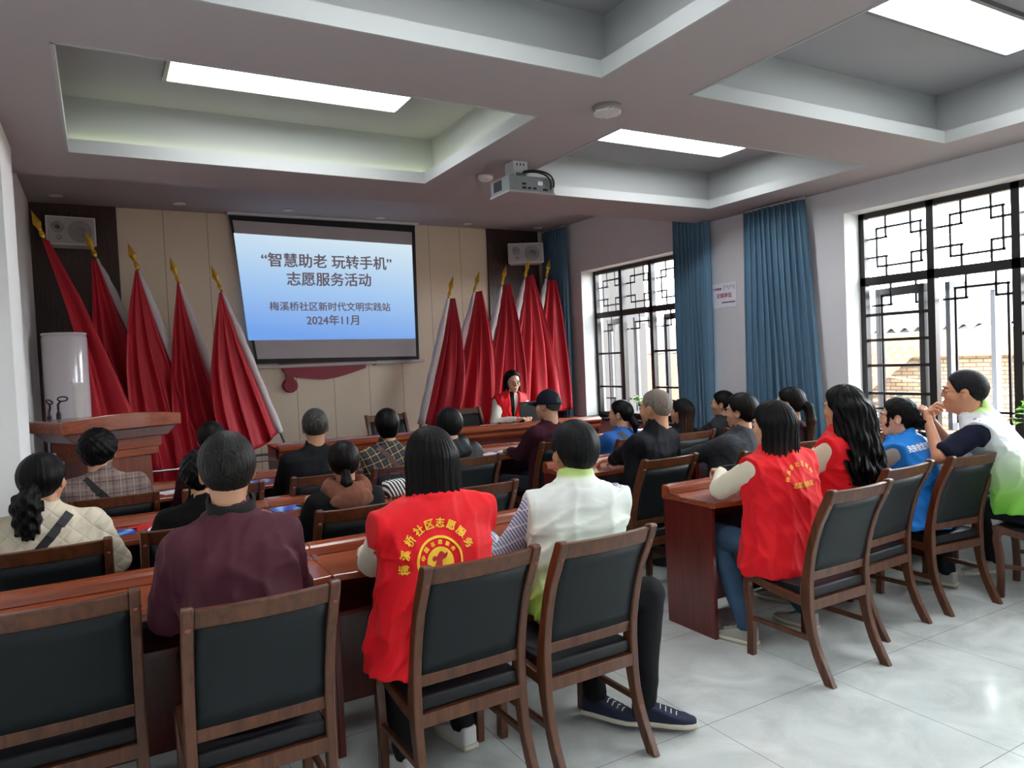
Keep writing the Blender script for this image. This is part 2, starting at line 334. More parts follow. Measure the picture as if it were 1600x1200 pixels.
def make_window(n, y0, y1, open_cols):
    XF = 5.62
    f = MB(); d = .035
    f.box((XF-.03, y0, ZS), (XF+.03, y0+.05, ZT)).box((XF-.03, y1-.05, ZS), (XF+.03, y1, ZT)).box((XF-.03, y0, ZT-.05), (XF+.03, y1, ZT)).box((XF-.03, y0, ZS), (XF+.03, y1, ZS+.05))
    nc = 4; pw = (y1-y0)/nc
    for k in range(1, nc): f.box((XF-.03, y0+k*pw-.028, ZS), (XF+.03, y0+k*pw+.028, ZT))
    ZM = 2.12
    f.box((XF-.03, y0, ZM-.035), (XF+.03, y1, ZM+.035))
    fr = struct(f.build('window_%d' % n, M_FRAME))
    g = MB(); l = MB(); s = MB()
    for k in range(nc):
        a, b = y0+k*pw+.028, y0+(k+1)*pw-.028
        g.quad((XF, a, ZM+.03), (XF, b, ZM+.03), (XF, b, ZT-.05), (XF, a, ZT-.05))
        lattice(l, XF+.05, a, b, ZM+.035, ZT-.05)
        lattice(l, XF+.10, a, b, ZS+.05, ZM-.035)
        if k in (3, 1):        # column with safety rails and an outward casement
            for z in (1.19, 1.42, 1.63, 1.84) if n == 2 else (1.21, 1.63): f2 = s.box((XF-.012, a, z-.012), (XF+.012, b, z+.012))
            ang = math.radians(16) if k == 3 else math.radians(12); hy = b
            M = Matrix.Translation((XF+.16, hy, 0)) @ Matrix.Rotation(-ang, 4, 'Z')
            bb = MB(); W = b-a-.02
            for lo, hi in (((-.02, -.055, ZS+.06), (.02, 0, ZM-.06)), ((-.02, -W, ZS+.06), (.02, -W+.055, ZM-.06)), ((-.02, -W, ZM-.13), (.02, 0, ZM-.06)), ((-.02, -W, ZS+.06), (.02, 0, ZS+.12))): bb.box(lo, hi)
            bmesh.ops.transform(bb.b, matrix=M, verts=bb.b.verts)
            bb.build('casement', M_FRAME, fr)
            gb = MB().quad((0, -W+.05, ZS+.12), (0, -.05, ZS+.12), (0, -.05, ZM-.12), (0, -W+.05, ZM-.12)); bmesh.ops.transform(gb.b, matrix=M, verts=gb.b.verts)
            gb.build('casement_glass', M_GLASS, fr)
        elif k == 2:           # casement swung wide open, seen edge on
            hy = b; M = Matrix.Translation((XF+.14, hy, 0)) @ Matrix.Rotation(math.radians(78), 4, 'Z')
            bb = MB(); W = b-a-.02
            for lo, hi in (((-.02, -.055, ZS+.06), (.02, 0, ZM-.06)), ((-.02, -W, ZS+.06), (.02, -W+.055, ZM-.06)), ((-.02, -W, ZM-.13), (.02, 0, ZM-.06)), ((-.02, -W, ZS+.06), (.02, 0, ZS+.12))): bb.box(lo, hi)
            bmesh.ops.transform(bb.b, matrix=M, verts=bb.b.verts); bb.build('casement', mat('casement_grey', '#6d6f74', .4), fr)
        else:
            g.quad((XF, a, ZS+.05), (XF, b, ZS+.05), (XF, b, ZM-.03), (XF, a, ZM-.03))
            s.box((XF-.012, a, 1.2), (XF+.012, b, 1.224)); s.box((XF-.012, a, 1.62), (XF+.012, b, 1.644))
    g.build('window_glass', M_GLASS, fr); l.build('window_lattice', M_GRILLE, fr); s.build('safety_rails', M_FRAME, fr)
    rv = MB(); e = .004
    rv.box((XR-.0, y1-e, ZS), (XF, y1+e, ZT+e)).box((XR, y0-e, ZS), (XF, y0+e, ZT+e)).box((XR, y0, ZT-e), (XF, y1, ZT+e))
    rv.build('window_reveal', M_WHITE, fr)
    MB().box((XR-.05, y0-.06, ZS-.035), (XF, y1+.06, ZS), .006).build('window_sill', mat('dark_stone_sill', '#2a2626', .2, var=.3, vscale=40), fr)
    return fr
for n, (y0, y1) in enumerate(WINS): make_window(n+1, y0, y1, ())

# ---------------------------------------------------------------- outside
def brick_mat():
    m = bpy.data.materials.new('old_brick'); t, N, L, P = nt(m); tc = N.new('ShaderNodeTexCoord')
    mp = N.new('ShaderNodeMapping'); mp.inputs['Rotation'].default_value = (math.radians(90), 0, math.radians(90)); L.new(tc.outputs['Object'], mp.inputs[0])
    sx = N.new('ShaderNodeSeparateXYZ'); cx = N.new('ShaderNodeCombineXYZ'); L.new(tc.outputs['Object'], sx.inputs[0]); L.new(sx.outputs[1], cx.inputs[0]); L.new(sx.outputs[2], cx.inputs[1])
    b = N.new('ShaderNodeTexBrick'); b.inputs['Scale'].default_value = 1; b.inputs['Brick Width'].default_value = .24; b.inputs['Row Height'].default_value = .075; b.inputs['Mortar Size'].default_value = .012
    b.inputs['Color1'].default_value = lin('#7d6450'); b.inputs['Color2'].default_value = lin('#927a5e'); b.inputs['Mortar'].default_value = lin('#57483c')
    L.new(cx.outputs[0], b.inputs[0]); n = N.new('ShaderNodeTexNoise'); n.inputs['Scale'].default_value = .8; n.inputs['Detail'].default_value = 5; L.new(tc.outputs['Object'], n.inputs[0])
    mx = N.new('ShaderNodeMix'); mx.data_type = 'RGBA'; mx.blend_type = 'MULTIPLY'; mx.inputs[0].default_value = .6; L.new(b.outputs[0], mx.inputs[6])
    r = N.new('ShaderNodeValToRGB'); r.color_ramp.elements[0].color = (.45, .38, .3, 1); r.color_ramp.elements[0].position = .35; r.color_ramp.elements[1].position = .6; L.new(n.outputs[0], r.inputs[0]); L.new(r.outputs[0], mx.inputs[7])
    L.new(mx.outputs[2], P.inputs['Base Color']); P.inputs['Roughness'].default_value = .95
    return m
t = empty('brick_building', (14, 0, -4), 0, 'low sunlit brick building with a pale ledge, seen through the near window', 'building')
MB().box((0, -14, 0), (6, 10.3, 5.55)).build('wall', brick_mat(), t)
MB().box((-.15, -14, 5.3), (6, 10.4, 5.8), .03).build('parapet', mat('ochre_plaster', '#94744c', .9, var=.25, vscale=2), t)
rf = MB()
def corr(u, v): return Vector((.0+v*4, 3.5+u*6.8, 5.85+v*.8+.05*math.sin(u*2*math.pi*24)))
rf.grid(240, 2, corr); rf.build('corrugated_roof', mat('grey_sheet_roof', '#56585c', .6), t)
MB().box((-.08, -3.2, 2.6), (.02, -2.6, 4.4)).build('window', mat('dark_window', '#5d5a58', .4), t)
t = empty('tiled_roof_house', (9.5, 0, -4), 0, 'house with a sunlit orange tiled roof beyond the far window', 'building')
def tile(u, v): return Vector((-1.2+v*5.2, 7.9+u*8.5, 3.2+v*2.35+.035*abs(math.sin(u*math.pi*42))+.05*((v*22) % 1)))
MB().grid(336, 44, tile).build('tiled_roof', mat('orange_roof_tile', '#6b3010', .85, var=.5, vscale=3), t)
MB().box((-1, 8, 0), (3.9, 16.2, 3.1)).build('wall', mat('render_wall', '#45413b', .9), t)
t = empty('grey_roof_house', (16, 12, -4), 0, 'weathered grey gabled house far beyond the far window', 'building')
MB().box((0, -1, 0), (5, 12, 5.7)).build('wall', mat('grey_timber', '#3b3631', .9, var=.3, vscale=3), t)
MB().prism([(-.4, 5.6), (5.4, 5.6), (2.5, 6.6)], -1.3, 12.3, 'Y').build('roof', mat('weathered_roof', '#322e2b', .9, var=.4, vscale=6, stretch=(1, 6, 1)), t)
t = empty('white_neighbour_building', (7.0, 9.44, -4), 0, 'tall pale rendered building wall close outside the far window', 'building')
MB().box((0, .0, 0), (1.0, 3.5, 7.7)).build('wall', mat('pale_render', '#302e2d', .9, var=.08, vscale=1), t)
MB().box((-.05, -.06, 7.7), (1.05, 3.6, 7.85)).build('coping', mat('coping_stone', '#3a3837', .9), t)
MB().box((-.02, 1.0, 4.4), (.02, 1.9, 6.1)).build('window', mat('dark_window2', '#3e4042', .3), t)
struct(MB().box((5.8, -25, -4.2), (60, 45, -4)).build('ground_outside', mat('ground_grey', '#6d675f', .95)))
cb = MB()
for i in range(5):
    z0 = .55+.09*i
    cb.tube([(11.5+.2*i, -3+12*u, z0+.35*math.sin(u*3+i)-.6*u*(1-u)*1.3) for u in [k/20 for k in range(21)]], .018, 5)
tag(cb.build('overhead_cables', mat('cable_grey', '#77706a', .7)), 'bundle of drooping overhead cables outside the near window', 'cables')
SLIDE_TEXT = [('“智慧助老 玩转手机”', 1.611, 3.124, 2.827, -.005, .2), ('志愿服务活动', 1.875, 2.857, 2.622, .0, .2),
              ('梅溪桥社区新时代文明实践站', 1.672, 3.08, 2.309, -.01, .14), ('2024年11月', 2.071, 2.684, 2.154, -.01, .14)]
# ---------------------------------------------------------------- curtains
def curtain(y0, y1, z1, label, y0b=None, y1b=None, seed=0, xoff=.10):
    rnd = random.Random(seed); n = int((y1-y0)/.055); ph = [rnd.uniform(-.4, .4) for _ in range(60)]; am = [rnd.uniform(.6, 1.2) for _ in range(60)]
    y0b = y0 if y0b is None else y0b; y1b = y1 if y1b is None else y1b
    def fn(u, v):
        s = u*n; i = int(min(s, 58)); a = am[i]*(1-(s-i))+am[i+1]*(s-i); p = ph[i]*(1-(s-i))+ph[i+1]*(s-i)
        yy = (y0+(y1-y0)*u)*(1-v)+(y0b+(y1b-y0b)*u)*v
        return Vector((XR-xoff+.038*a*math.sin(2*math.pi*s+p*v*3)+.01*math.sin(9*u+5*v), yy+.012*math.sin(4*math.pi*s+v*2), z1-(z1-.06)*v))
    t = empty('curtain', (0, 0, 0), 0, label, 'curtain', 'blue floor-length curtains')
    t.location = (XR-xoff, (y0+y1)/2, 0)
    c = MB().grid(n*14, 16, fn); bmesh.ops.translate(c.b, vec=-t.location, verts=c.b.verts)
    o = c.build('drape', mat('blue_curtain_cloth', '#5d829b', .75, bump=.1, bscale=300, dist=.001), t, True)
    md = o.modifiers.new('thick', 'SOLIDIFY'); md.thickness = .004
    MB().tube([(0.02, y0-t.location.y, z1+.012), (0.02, y1-t.location.y, z1+.012)], .012, 8).build('rail', M_LWHITE, t)
curtain(7.78, 8.3, CEIL-.03, 'blue curtain in the far corner beside the red flags', seed=1)
curtain(5.27, 5.74, CEIL-.03, 'blue curtain between the far window and the notice', seed=2)
curtain(4.15, 4.80, SOF-.03, 'wide blue curtain right of the notice, between the two windows', y0b=3.96, y1b=4.84, seed=3)

# notice on the wall
t = empty('wall_notice', (XR-.004, 5.17, 2.145), 0, 'white paper notice with red lettering on the wall between the curtains', 'notice')
MB().box((-.002, -.16, -.12), (.002, .16, .12)).build('sheet', M_PAPER, t)
def MW(x, y, z, rx=0): # on a wall facing -X
    return Matrix(((0, 0, -1, x), (-1, 0, 0, y), (0, 1, 0, z), (0, 0, 0, 1)))
put_text('无烟单位', .2, MW(-.004, -.0, 0.0), M_PRINTR, t, 'lettering', .02)
put_text('文明健康', .11, MW(-.004, .085, .066), mat('maroon_print', '#7e3046', .6), t, 'lettering', .03)
MB().box((-.005, -.14, -.075), (-.003, .03, -.065)).build('printed_line', M_PRINTB, t)
lt = MB()
for i in range(7): lt.box((-.004, -.14+i*.022, .05+.012*(i % 3)), (-.003, -.128+i*.022, .1-.01*(i % 2)))
lt.build('skyline_print', mat('pale_grey_print', '#b9bcc0', .7), t)

# ---------------------------------------------------------------- screen
t = empty('projection_screen', (2.37, 8.3, 1.66), 0, 'pull-down projection screen showing a blue slide with dark Chinese lettering', 'projection screen')
def S(x, z, dy=0): return (x-2.37, dy, z-1.66)
MB().prism([(1.3-2.37, 3.30-1.66), (3.45-2.37, 3.30-1.66), (3.423-2.37, 0), (1.498-2.37, .02)], -.002, .002, 'Y').build('black_border', mat('screen_black', '#0c0f14', .6), t)
MB().quad(S(1.335, 3.245, -.005), S(3.405, 3.215, -.005), S(3.385, 1.70, -.005), S(1.515, 1.735, -.005)).build('fabric', mat('screen_fabric', '#b7aeb1', .8), t)
MB().box(S(1.46, 1.625, -.018), S(3.49, 1.66, .018), .006).build('bottom_bar', mat('grey_bar', '#b5b2b0', .4), t)
MB().box((1.28-2.37, -.07, 3.30-1.66), (3.47-2.37, .05, 3.36-1.66)).build('housing', M_WHITE, t)
def slide_mat():
    m = bpy.data.materials.new('projected_slide'); tt, N, L, P = nt(m); tc = N.new('ShaderNodeTexCoord'); sx = N.new('ShaderNodeSeparateXYZ'); L.new(tc.outputs['Object'], sx.inputs[0])
    a = N.new('ShaderNodeMath'); a.operation = 'MULTIPLY_ADD'; a.inputs[1].default_value = .12; L.new(sx.outputs[0], a.inputs[0]); L.new(sx.outputs[2], a.inputs[2])
    r = N.new('ShaderNodeMapRange'); r.inputs[1].default_value = .28; r.inputs[2].default_value = 1.45; L.new(a.outputs[0], r.inputs[0])
    c = N.new('ShaderNodeValToRGB'); c.color_ramp.elements[0].color = lin('#6f9fe6'); c.color_ramp.elements[1].color = lin('#cfe3ee'); e = c.color_ramp.elements.new(.5); e.color = lin('#a2c6ec'); L.new(r.outputs[0], c.inputs[0])
    P.inputs['Base Color'].default_value = (.05, .05, .05, 1); P.inputs['Roughness'].default_value = .9; L.new(c.outputs[0], P.inputs['Emission Color']); P.inputs['Emission Strength'].default_value = .34
    return m
MB().quad(S(1.34, 3.106, -.008), S(3.396, 3.058, -.008), S(3.385, 1.916, -.008), S(1.43, 1.943, -.008)).build('slide', slide_mat(), t)
M_TXT = emis('slide_lettering', '#6d5f68', .26)
def MF(x, z, sh=0, dy=-.012): return Matrix(((1, 0, 0, x-2.37), (0, 0, -1, dy), (sh, 1, 0, z-1.66), (0, 0, 0, 1)))
for s_, x0, x1, z, sh, h in SLIDE_TEXT: put_text(s_, x1-x0, MF((x0+x1)/2, z, sh), M_TXT, t, 'lettering', .024)
# relief emblem half hidden behind the screen
t = empty('wall_emblem', (2.2, YF, 1.6), 0, 'dark red relief emblem on the beige wall, mostly hidden behind the screen', 'emblem')
def E_(l): return [(x-2.2, z-1.6) for x, z in l]
emb = [(1.74, 1.68), (1.80, 1.58), (1.835, 1.545)]
arc = [(1.93, 1.515)]+[(2.0+.74*u, 1.505-.045*math.sin(min(1, u*1.6)*math.pi*.5)+.17*max(0, u-.3)**1.3*1.15) for u in [i/12 for i in range(13)]]
b = MB().prism(E_(emb+arc+[(2.78, 1.7), (2.6, 1.9), (1.85, 1.9)]), -.05, -.005, 'Y')
b.b.verts.ensure_lookup_table()
b.lathe([(.083, 0), (.083, .03), (.07, .045)], n=28, M=Matrix.Translation((1.862-2.2, -.005, 1.425-1.6)) @ Matrix.Rotation(math.pi/2, 4, 'X'))
b.prism(E_([(1.82, 1.49), (1.9, 1.49), (1.9, 1.56), (1.82, 1.56)]), -.045, -.005, 'Y')
b.prism(E_([(2.74, 1.75), (2.9, 1.75), (2.88, 1.62), (2.85, 1.612), (2.78, 1.66)]), -.05, -.005, 'Y')
b.build('relief', mat('emblem_red', '#8e1b35', .45), t)

# ---------------------------------------------------------------- loudspeakers
def speaker(x, y, z, rz, w, h, label):
    t = empty('loudspeaker', (x, y, z), rz, label, 'loudspeaker', 'white wall loudspeakers')
    MB().prism([(-w/2, -.12), (w/2, -.12), (w/2-.04, .1), (-w/2+.04, .1)], 0, h, 'Z').build('cabinet', mat('speaker_white', '#cfc9c8', .5), t, bev=.008)
    MB().box((-w/2+.015, -.128, .015), (w/2-.015, -.118, h-.015), .004).build('grille', mat('speaker_grille', '#a9a5a5', .7, bump=.6, bscale=500, dist=.001), t)
    c = MB()
    for cx, cz_, r in ((w*.18, h*.48, h*.37), (-w*.27, h*.62, h*.2), (-w*.25, h*.25, h*.09)):
        c.lathe([(r, 0), (r, .004), (r*.92, .003), (r*.3, -.001)], n=28, M=Matrix.Translation((cx, -.128, cz_)) @ Matrix.Rotation(math.pi/2, 4, 'X'))
    c.build('driver', mat('speaker_cone', '#8d8b8d', .6), t, True)
    b = MB().tube([(0, .02, h), (0, .04, h+.07), (0, .14, h+.09), (.0, .2, h+.1)], .014, 8).box((-.05, -.03, h), (.05, .07, h+.02)); b.build('bracket', M_BLACK, t)
speaker(-.17, 8.1, 2.865, .1, .41, .27, 'white loudspeaker high on the dark panel in the left corner')
speaker(4.90, 8.12, 2.84, -.45, .46, .26, 'white loudspeaker high on the dark panel right of the screen')

# ---------------------------------------------------------------- projector
t = empty('projector', (2.49, 4.12, 2.68), 0, 'grey projector hanging from the ceiling beam on a white bracket', 'projector')
MB().box((-.17, -.12, 0), (.17, .13, .1), .008).build('case', mat('projector_grey', '#7d8387', .5), t)
MB().box((-.175, -.125, -.012), (.175, .135, .004), .004).build('base_cover', mat('projector_cover', '#9b9496', .5), t)
p = MB()
for x_, z_, w_ in ((-.06, .015, .03), (-.02, .015, .025), (.02, .015, .025), (.1, .012, .035), (-.06, .04, .03)): p.box((x_-w_/2, -.1225, z_), (x_+w_/2, -.119, z_+.014))
p.build('ports', M_BLACK, t)
MB().box((.045, -.123, .045), (.08, -.119, .07)).build('sticker', M_PAPER, t)
v = MB()
for i in range(5): v.box((-.1735, -.02+i*.022, .02), (-.169, -.008+i*.022, .085))
v.build('vent', M_BLACK, t)
MB().tube([(.0, .12, .05), (.0, .155, .05)], .032, 16).build('projector_lens', M_BLACK, t)
t = empty('projector_bracket', (2.46, 4.14, SOF), 0, 'white slotted metal bracket holding the projector under the beam', 'bracket')
MB().box((-.055, -.055, -.075), (.055, .055, 0), .003).box((-.05, -.05, -.105), (-.035, .05, -.07)).box((.035, -.05, -.105), (.05, .05, -.07)).build('box_mount', mat('bracket_white', '#b9bcbc', .4), t)
h_ = MB()
for x_ in (-.03, -.005, .02): h_.box((x_, -.0565, -.03), (x_+.008, -.054, -.015))
h_.build('slot', M_BLACK, t)
a = MB()
for s_ in (-1, 1): a.tube([(s_*.04, -.03, -.1), (s_*.07, -.05, -.112), (s_*.09, -.06, -.118)], .006, 6)
a.build('arm', M_METAL, t)
def bez(a, b, c_, d, n=20): return [tuple((1-t)**3*a[i]+3*(1-t)**2*t*b[i]+3*(1-t)*t*t*c_[i]+t**3*d[i] for i in range(3)) for t in [k/n for k in range(n+1)]]
c = MB().tube(bez((2.48, 4.08, 2.83), (2.56, 3.98, 2.83), (2.66, 3.96, 2.80), (2.645, 3.985, 2.715)), .006, 6).tube(bez((2.47, 4.08, 2.82), (2.55, 3.97, 2.82), (2.63, 3.95, 2.78), (2.62, 3.985, 2.70)), .006, 6)
tag(c.build('projector_cable', M_BLACK, None, True), 'black cables looping from the bracket to the back of the projector', 'cable')

# ---------------------------------------------------------------- chairs
def rear_prof(z):  # centreline of the rear post, y
    P = [(0, -.275), (.12, -.21), (.25, -.17), (.40, -.152), (.52, -.165), (.66, -.195), (.78, -.235), (.87, -.285), (.93, -.31)]
    for (a, ya), (b, yb) in zip(P, P[1:]):
        if z <= b:
            t_ = (z-a)/(b-a); return ya+(yb-ya)*t_
    return P[-1][1]
def make_chair(label=None):
    t = empty('conference_chair', (0, 0, 0), 0, label, 'chair', 'dark wood conference chairs with slate leatherette backs')
    wm = M_CHAIRWOOD
    for s_ in (-1, 1):
        x = s_*.212
        pts_f, pts_b = [], []
        zs = [0, .06, .12, .18, .25, .32, .38, .42, .46, .52, .6, .68, .76, .84, .90, .93]
        ys = []
        for z in zs:
            y_ = rear_prof(z) if z < .931 else 0
            # smooth
            y_ = sum(rear_prof(min(.93, max(0, z+d))) for d in (-.05, -.025, 0, .025, .05))/5 if 0 < z < .9 else rear_prof(z)
            th = .022+.009*math.exp(-((z-.4)/.09)**2)+.004*math.exp(-((z-.05)/.1)**2)+.004*math.exp(-((z-.86)/.06)**2)
            pts_f.append((y_+th, z)); pts_b.append((y_-th, z))
        loop = pts_f+[(pts_f[-1][0]-.008, .937), (pts_b[-1][0]+.008, .940)]+pts_b[::-1]
        MB().prism(loop, x-.017, x+.017, 'X').build('rear_leg', wm, t, bev=.006)
        # front leg: slight sabre curve
        fl = [(.20, .0), (.195, .12), (.20, .25), (.215, .36), (.205, .43)]
        lf = [(y_+.02, z) for y_, z in fl]+[(y_-.022, z) for y_, z in fl[::-1]]
        MB().prism(lf, x-.017, x+.017, 'X').build('front_leg', wm, t, bev=.005)
        sr = [(-.17, .345), (-.05, .355), (.08, .375), (.2, .40), (.235, .41), (.235, .445), (.2, .45), (.12, .43), (0, .405), (-.1, .395), (-.17, .40)]
        MB().prism(sr, x-.014, x+.014, 'X').build('side_rail', wm, t, bev=.005)
        MB().box((x-.009, -.19, .185), (x+.009, .2, .21), .003, Matrix.Rotation(.0, 3, 'X')).build('stretcher', wm, t)
        MB().lathe([(.009, 0), (.009, .004), (.004, .007)], n=12, M=Matrix.Translation((x, rear_prof(.87)-.019, .87)) @ Matrix.Rotation(math.pi/2, 4, 'X')).build('plug', mat('wood_plug', '#7a4030', .4), t)
    MB().box((-.2, .195, .375), (.2, .225, .435), .006).build('front_rail', wm, t)
    MB().box((-.2, -.185, .335), (.2, -.155, .385), .004).build('back_apron', wm, t)
    def band(z0, z1, th, wobble=0, half=.197):
        b = MB(); n = 6; nx = 10
        g = []
        for side in (1, -1):
            rows = []
            for j in range(n+1):
                z = z0+(z1-z0)*j/n; row = []
                for i in range(nx+1):
                    u = -1+2*i/nx; bow = -.018*(1-u*u)*min(1, max(0, (z-.44)*3)); e = 0 if wobble == 0 else wobble*(1-abs(u)**6)*(1-abs(2*j/n-1)**6)
                    row.append(b.b.verts.new((u*half, rear_prof(z)+bow+side*(th/2+e), z)))
                rows.append(row)
            g.append(rows)
        for k, rows in enumerate(g):
            for j in range(n):
                for i in range(nx): b.b.faces.new((rows[j][i], rows[j][i+1], rows[j+1][i+1], rows[j+1][i]))
        A, B = g
        for i in range(nx):
            b.b.faces.new((A[0][i], A[0][i+1], B[0][i+1], B[0][i])); b.b.faces.new((A[n][i], A[n][i+1], B[n][i+1], B[n][i]))
        for j in range(n):
            b.b.faces.new((A[j][0], A[j+1][0], B[j+1][0], B[j][0])); b.b.faces.new((A[j][nx], A[j+1][nx], B[j+1][nx], B[j][nx]))
        return b
    band(.865, .928, .03).build('top_rail', wm, t, bev=.005)
    band(.475, .52, .026).build('lower_rail', wm, t, bev=.004)
    band(.515, .87, .022, .006).build('backrest', M_LEATHER, t, True)
    b = MB(); # cushion
    def cu(u, v):
        x_ = -.2+.4*u; y_ = -.165+.395*v
        z_ = .405+.035*v+.035*(1-abs(2*u-1)**5)*(1-abs(2*v-1)**6)
        return Vector((x_, y_, z_))
    b.grid(14, 14, cu); b.box((-.2, -.17, .385), (.2, .225, .44), .012)
    b.build('seat', M_SEAT, t, True)
    return t
CH = {}
chairs = [  # x, y, z, rz, label
    (-.155, 2.87, 0, 0, 'empty conference chair at bottom left corner, pushed against the back row desk'),
    (.39, 2.55, 0, 0, 'conference chair behind the man in the maroon jacket'),
    (1.10, 2.51, 0, .02, 'conference chair behind the long-haired woman in the red vest at centre bottom'),
    (1.62, 2.49, 0, .02, 'conference chair behind the man in the white and lime vest, back row aisle'),
    (3.11, 2.47, 0, 0, 'conference chair with whole side in view behind the red-vested woman at the aisle end'),
    (3.79, 2.66, 0, .05, 'conference chair behind the wavy-haired woman in the red vest'),
    (4.46, 2.63, 0, -.12, 'conference chair with its back turned, behind the woman in the blue vest'),
    (5.02, 2.24, 0, .25, 'conference chair under the man in the white and green vest by the window'),
    (-.22, 3.77, 0, 0, 'conference chair behind the woman in the cream quilted jacket'),
    (.34, 3.80, 0, 0, 'conference chair beside the quilted-jacket woman, hidden by the maroon jacket man'),
    (1.07, 3.70, 0, 0, 'conference chair behind the woman in the brown scarf'),
    (1.77, 3.81, 0, 0, 'empty conference chair in the middle row by the aisle, right of the red vest'),
    (3.165, 3.85, 0, 0, 'conference chair behind the grey-haired man in the navy suit jacket'),
    (3.85, 3.67, 0, 0, 'conference chair behind the woman in the grey tweed coat'),
    (4.45, 3.75, 0, 0, 'conference chair behind the woman with the scrunchie ponytail'),
    (5.05, 3.72, 0, 0, 'empty conference chair by the near window, beyond the blue vest'),
    (.035, 4.98, 0, 0, 'conference chair behind the woman in the plaid tweed coat'),
    (.606, 4.88, 0, 0, 'conference chair behind the woman with smooth tied-back hair near the flags'),
    (1.22, 4.87, 0, 0, 'conference chair behind the man in the black jacket at front'),
    (1.74, 4.86, 0, 0, 'conference chair behind the person in the navy and yellow plaid shirt'),
    (2.26, 4.88, 0, 0, 'conference chair behind the person in the dark grey hooded jacket'),
    (3.25, 5.2, 0, 0, 'conference chair behind the man in the navy cap'),
    (3.77, 4.88, 0, 0, 'conference chair behind the woman in the blue jacket with a strap'),
    (4.32, 4.83, 0, 0, 'conference chair behind the long-haired woman in the front right row'),
    (4.87, 4.8, 0, 0, 'conference chair behind the woman in the pinstripe top by the window wall'),
    (2.62, 7.05, .15, math.pi, 'empty conference chair on the stage facing the audience, below the screen'),
    (3.52, 7.05, .15, math.pi, 'conference chair on the stage beside the presenter, facing the audience'),
]
proto = make_chair()
for i, (x, y, z, rz, lb) in enumerate(chairs):
    o = proto if i == 0 else copy_tree(proto)
    o.location = (x, y, z); o.rotation_euler.z = rz; o['label'] = lb

# ---------------------------------------------------------------- desks
def make_desk():
    """audience desk: user side is -Y, solid far panel, open shelf"""
    t = empty('lecture_desk', (0, 0, 0), 0, None, 'desk', 'mahogany veneer lecture desks in rows')
    W = .6; # local: x -.6...6, y -.2 (user) .. .2 (far)
    for s_ in (-1, 1):
        prof = [(-.19, 0), (.19, 0), (.2, .80), (.16, .775), (-.19, .735)]
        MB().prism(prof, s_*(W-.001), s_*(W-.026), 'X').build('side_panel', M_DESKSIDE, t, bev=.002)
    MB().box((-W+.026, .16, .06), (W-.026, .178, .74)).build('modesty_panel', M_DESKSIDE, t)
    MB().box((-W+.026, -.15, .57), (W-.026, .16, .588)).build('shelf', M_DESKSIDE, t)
    b = MB(); n = 24
    edge = [(-W+2*W*i/n, -.215-.045*math.sin(math.pi*i/n)) for i in range(n+1)]
    b.prism([(W, .155), (-W, .155)]+edge, .735, .765, 'Z'); b.build('worktop', M_DESK, t, bev=.006)
    rail = [(.135, .766), (.145, .80), (.155, .812), (.20, .818), (.212, .80), (.212, .735), (.155, .735), (.15, .766)]
    MB().prism(rail, -W, W, 'X').build('rail', M_DESK, t, bev=.003)
    return t
dp = make_desk()
DL = [(.17, 3.10, 'back row desk at the left wall, in front of the empty bottom left chair'), (1.37, 3.10, 'back row desk in the left block, under the red-vested woman and the lime vest man'),
      (3.48, 3.10, 'back row desk at the aisle, with its side panel in full view'), (4.68, 3.10, 'back row desk by the near window, in front of the blue vest'),
      (.25, 4.44, 'middle row desk at the left wall, holding the blue and red leaflets'), (1.45, 4.44, 'middle row desk in front of the woman with the brown scarf'),
      (3.48, 4.44, 'middle row desk at the aisle where the grey-haired man rests his hand'), (4.68, 4.44, 'middle row desk by the near window, beyond the tweed coat'),
      (.17, 5.72, 'front row desk at the left, before the plaid tweed coat'), (1.37, 5.72, 'front row desk before the man in the black jacket'),
      (3.48, 5.72, 'front row desk carrying the open booklet, before the navy cap'), (4.68, 5.72, 'front row desk by the far window')]
for i, (x, y, lb) in enumerate(DL):
    o = dp if i == 0 else copy_tree(dp)
    o.location = (x, y, 0); o['label'] = lb
# podium desks (panelled front faces the audience)
def podium_desk(x, y, w, rz, label):
    t = empty('podium_desk', (x, y, .15), rz, label, 'podium desk', 'panelled podium desks on the stage')
    W = w/2
    MB().box((-W, -.2, 0), (-W+.03, .25, .76)).box((W-.03, -.2, 0), (W, .25, .76)).build('side_panel', M_DESKSIDE, t, bev=.003)
    MB().box((-W+.03, -.18, .03), (W-.03, -.155, .72)).build('front_panel', M_DESKSIDE, t)
    f = MB()
    f.prism([(-.205, .66), (-.225, .69), (-.225, .72), (-.25, .745), (-.25, .765), (-.215, .79), (-.17, .80), (-.12, .775), (-.12, .66)], -W, W, 'X')
    f.build('moulded_rail', M_DESK, t, bev=.003)
    g = MB()
    for z0, z1, d in ((.56, .60, .2), (.40, .43, .19), (.1, .14, .195)): g.box((-W+.03, -d, z0), (W-.03, -.175, z1), .004)
    for k in range(4):
        xa = -W+.06+k*(w-.12)/4; g.box((xa+.02, -.19, .17), (xa+(w-.12)/4-.02, -.178, .38), .006)
    g.build('moulding', M_DESK, t)
    MB().box((-W, -.12, .74), (W, .28, .765), .006).build('worktop', M_DESK, t)
podium_desk(2.13, 6.72, 1.62, 0, 'left podium desk on the stage, in front of the beige wall')
podium_desk(3.86, 6.66, 1.76, -.06, 'right podium desk on the stage, where the presenter sits')

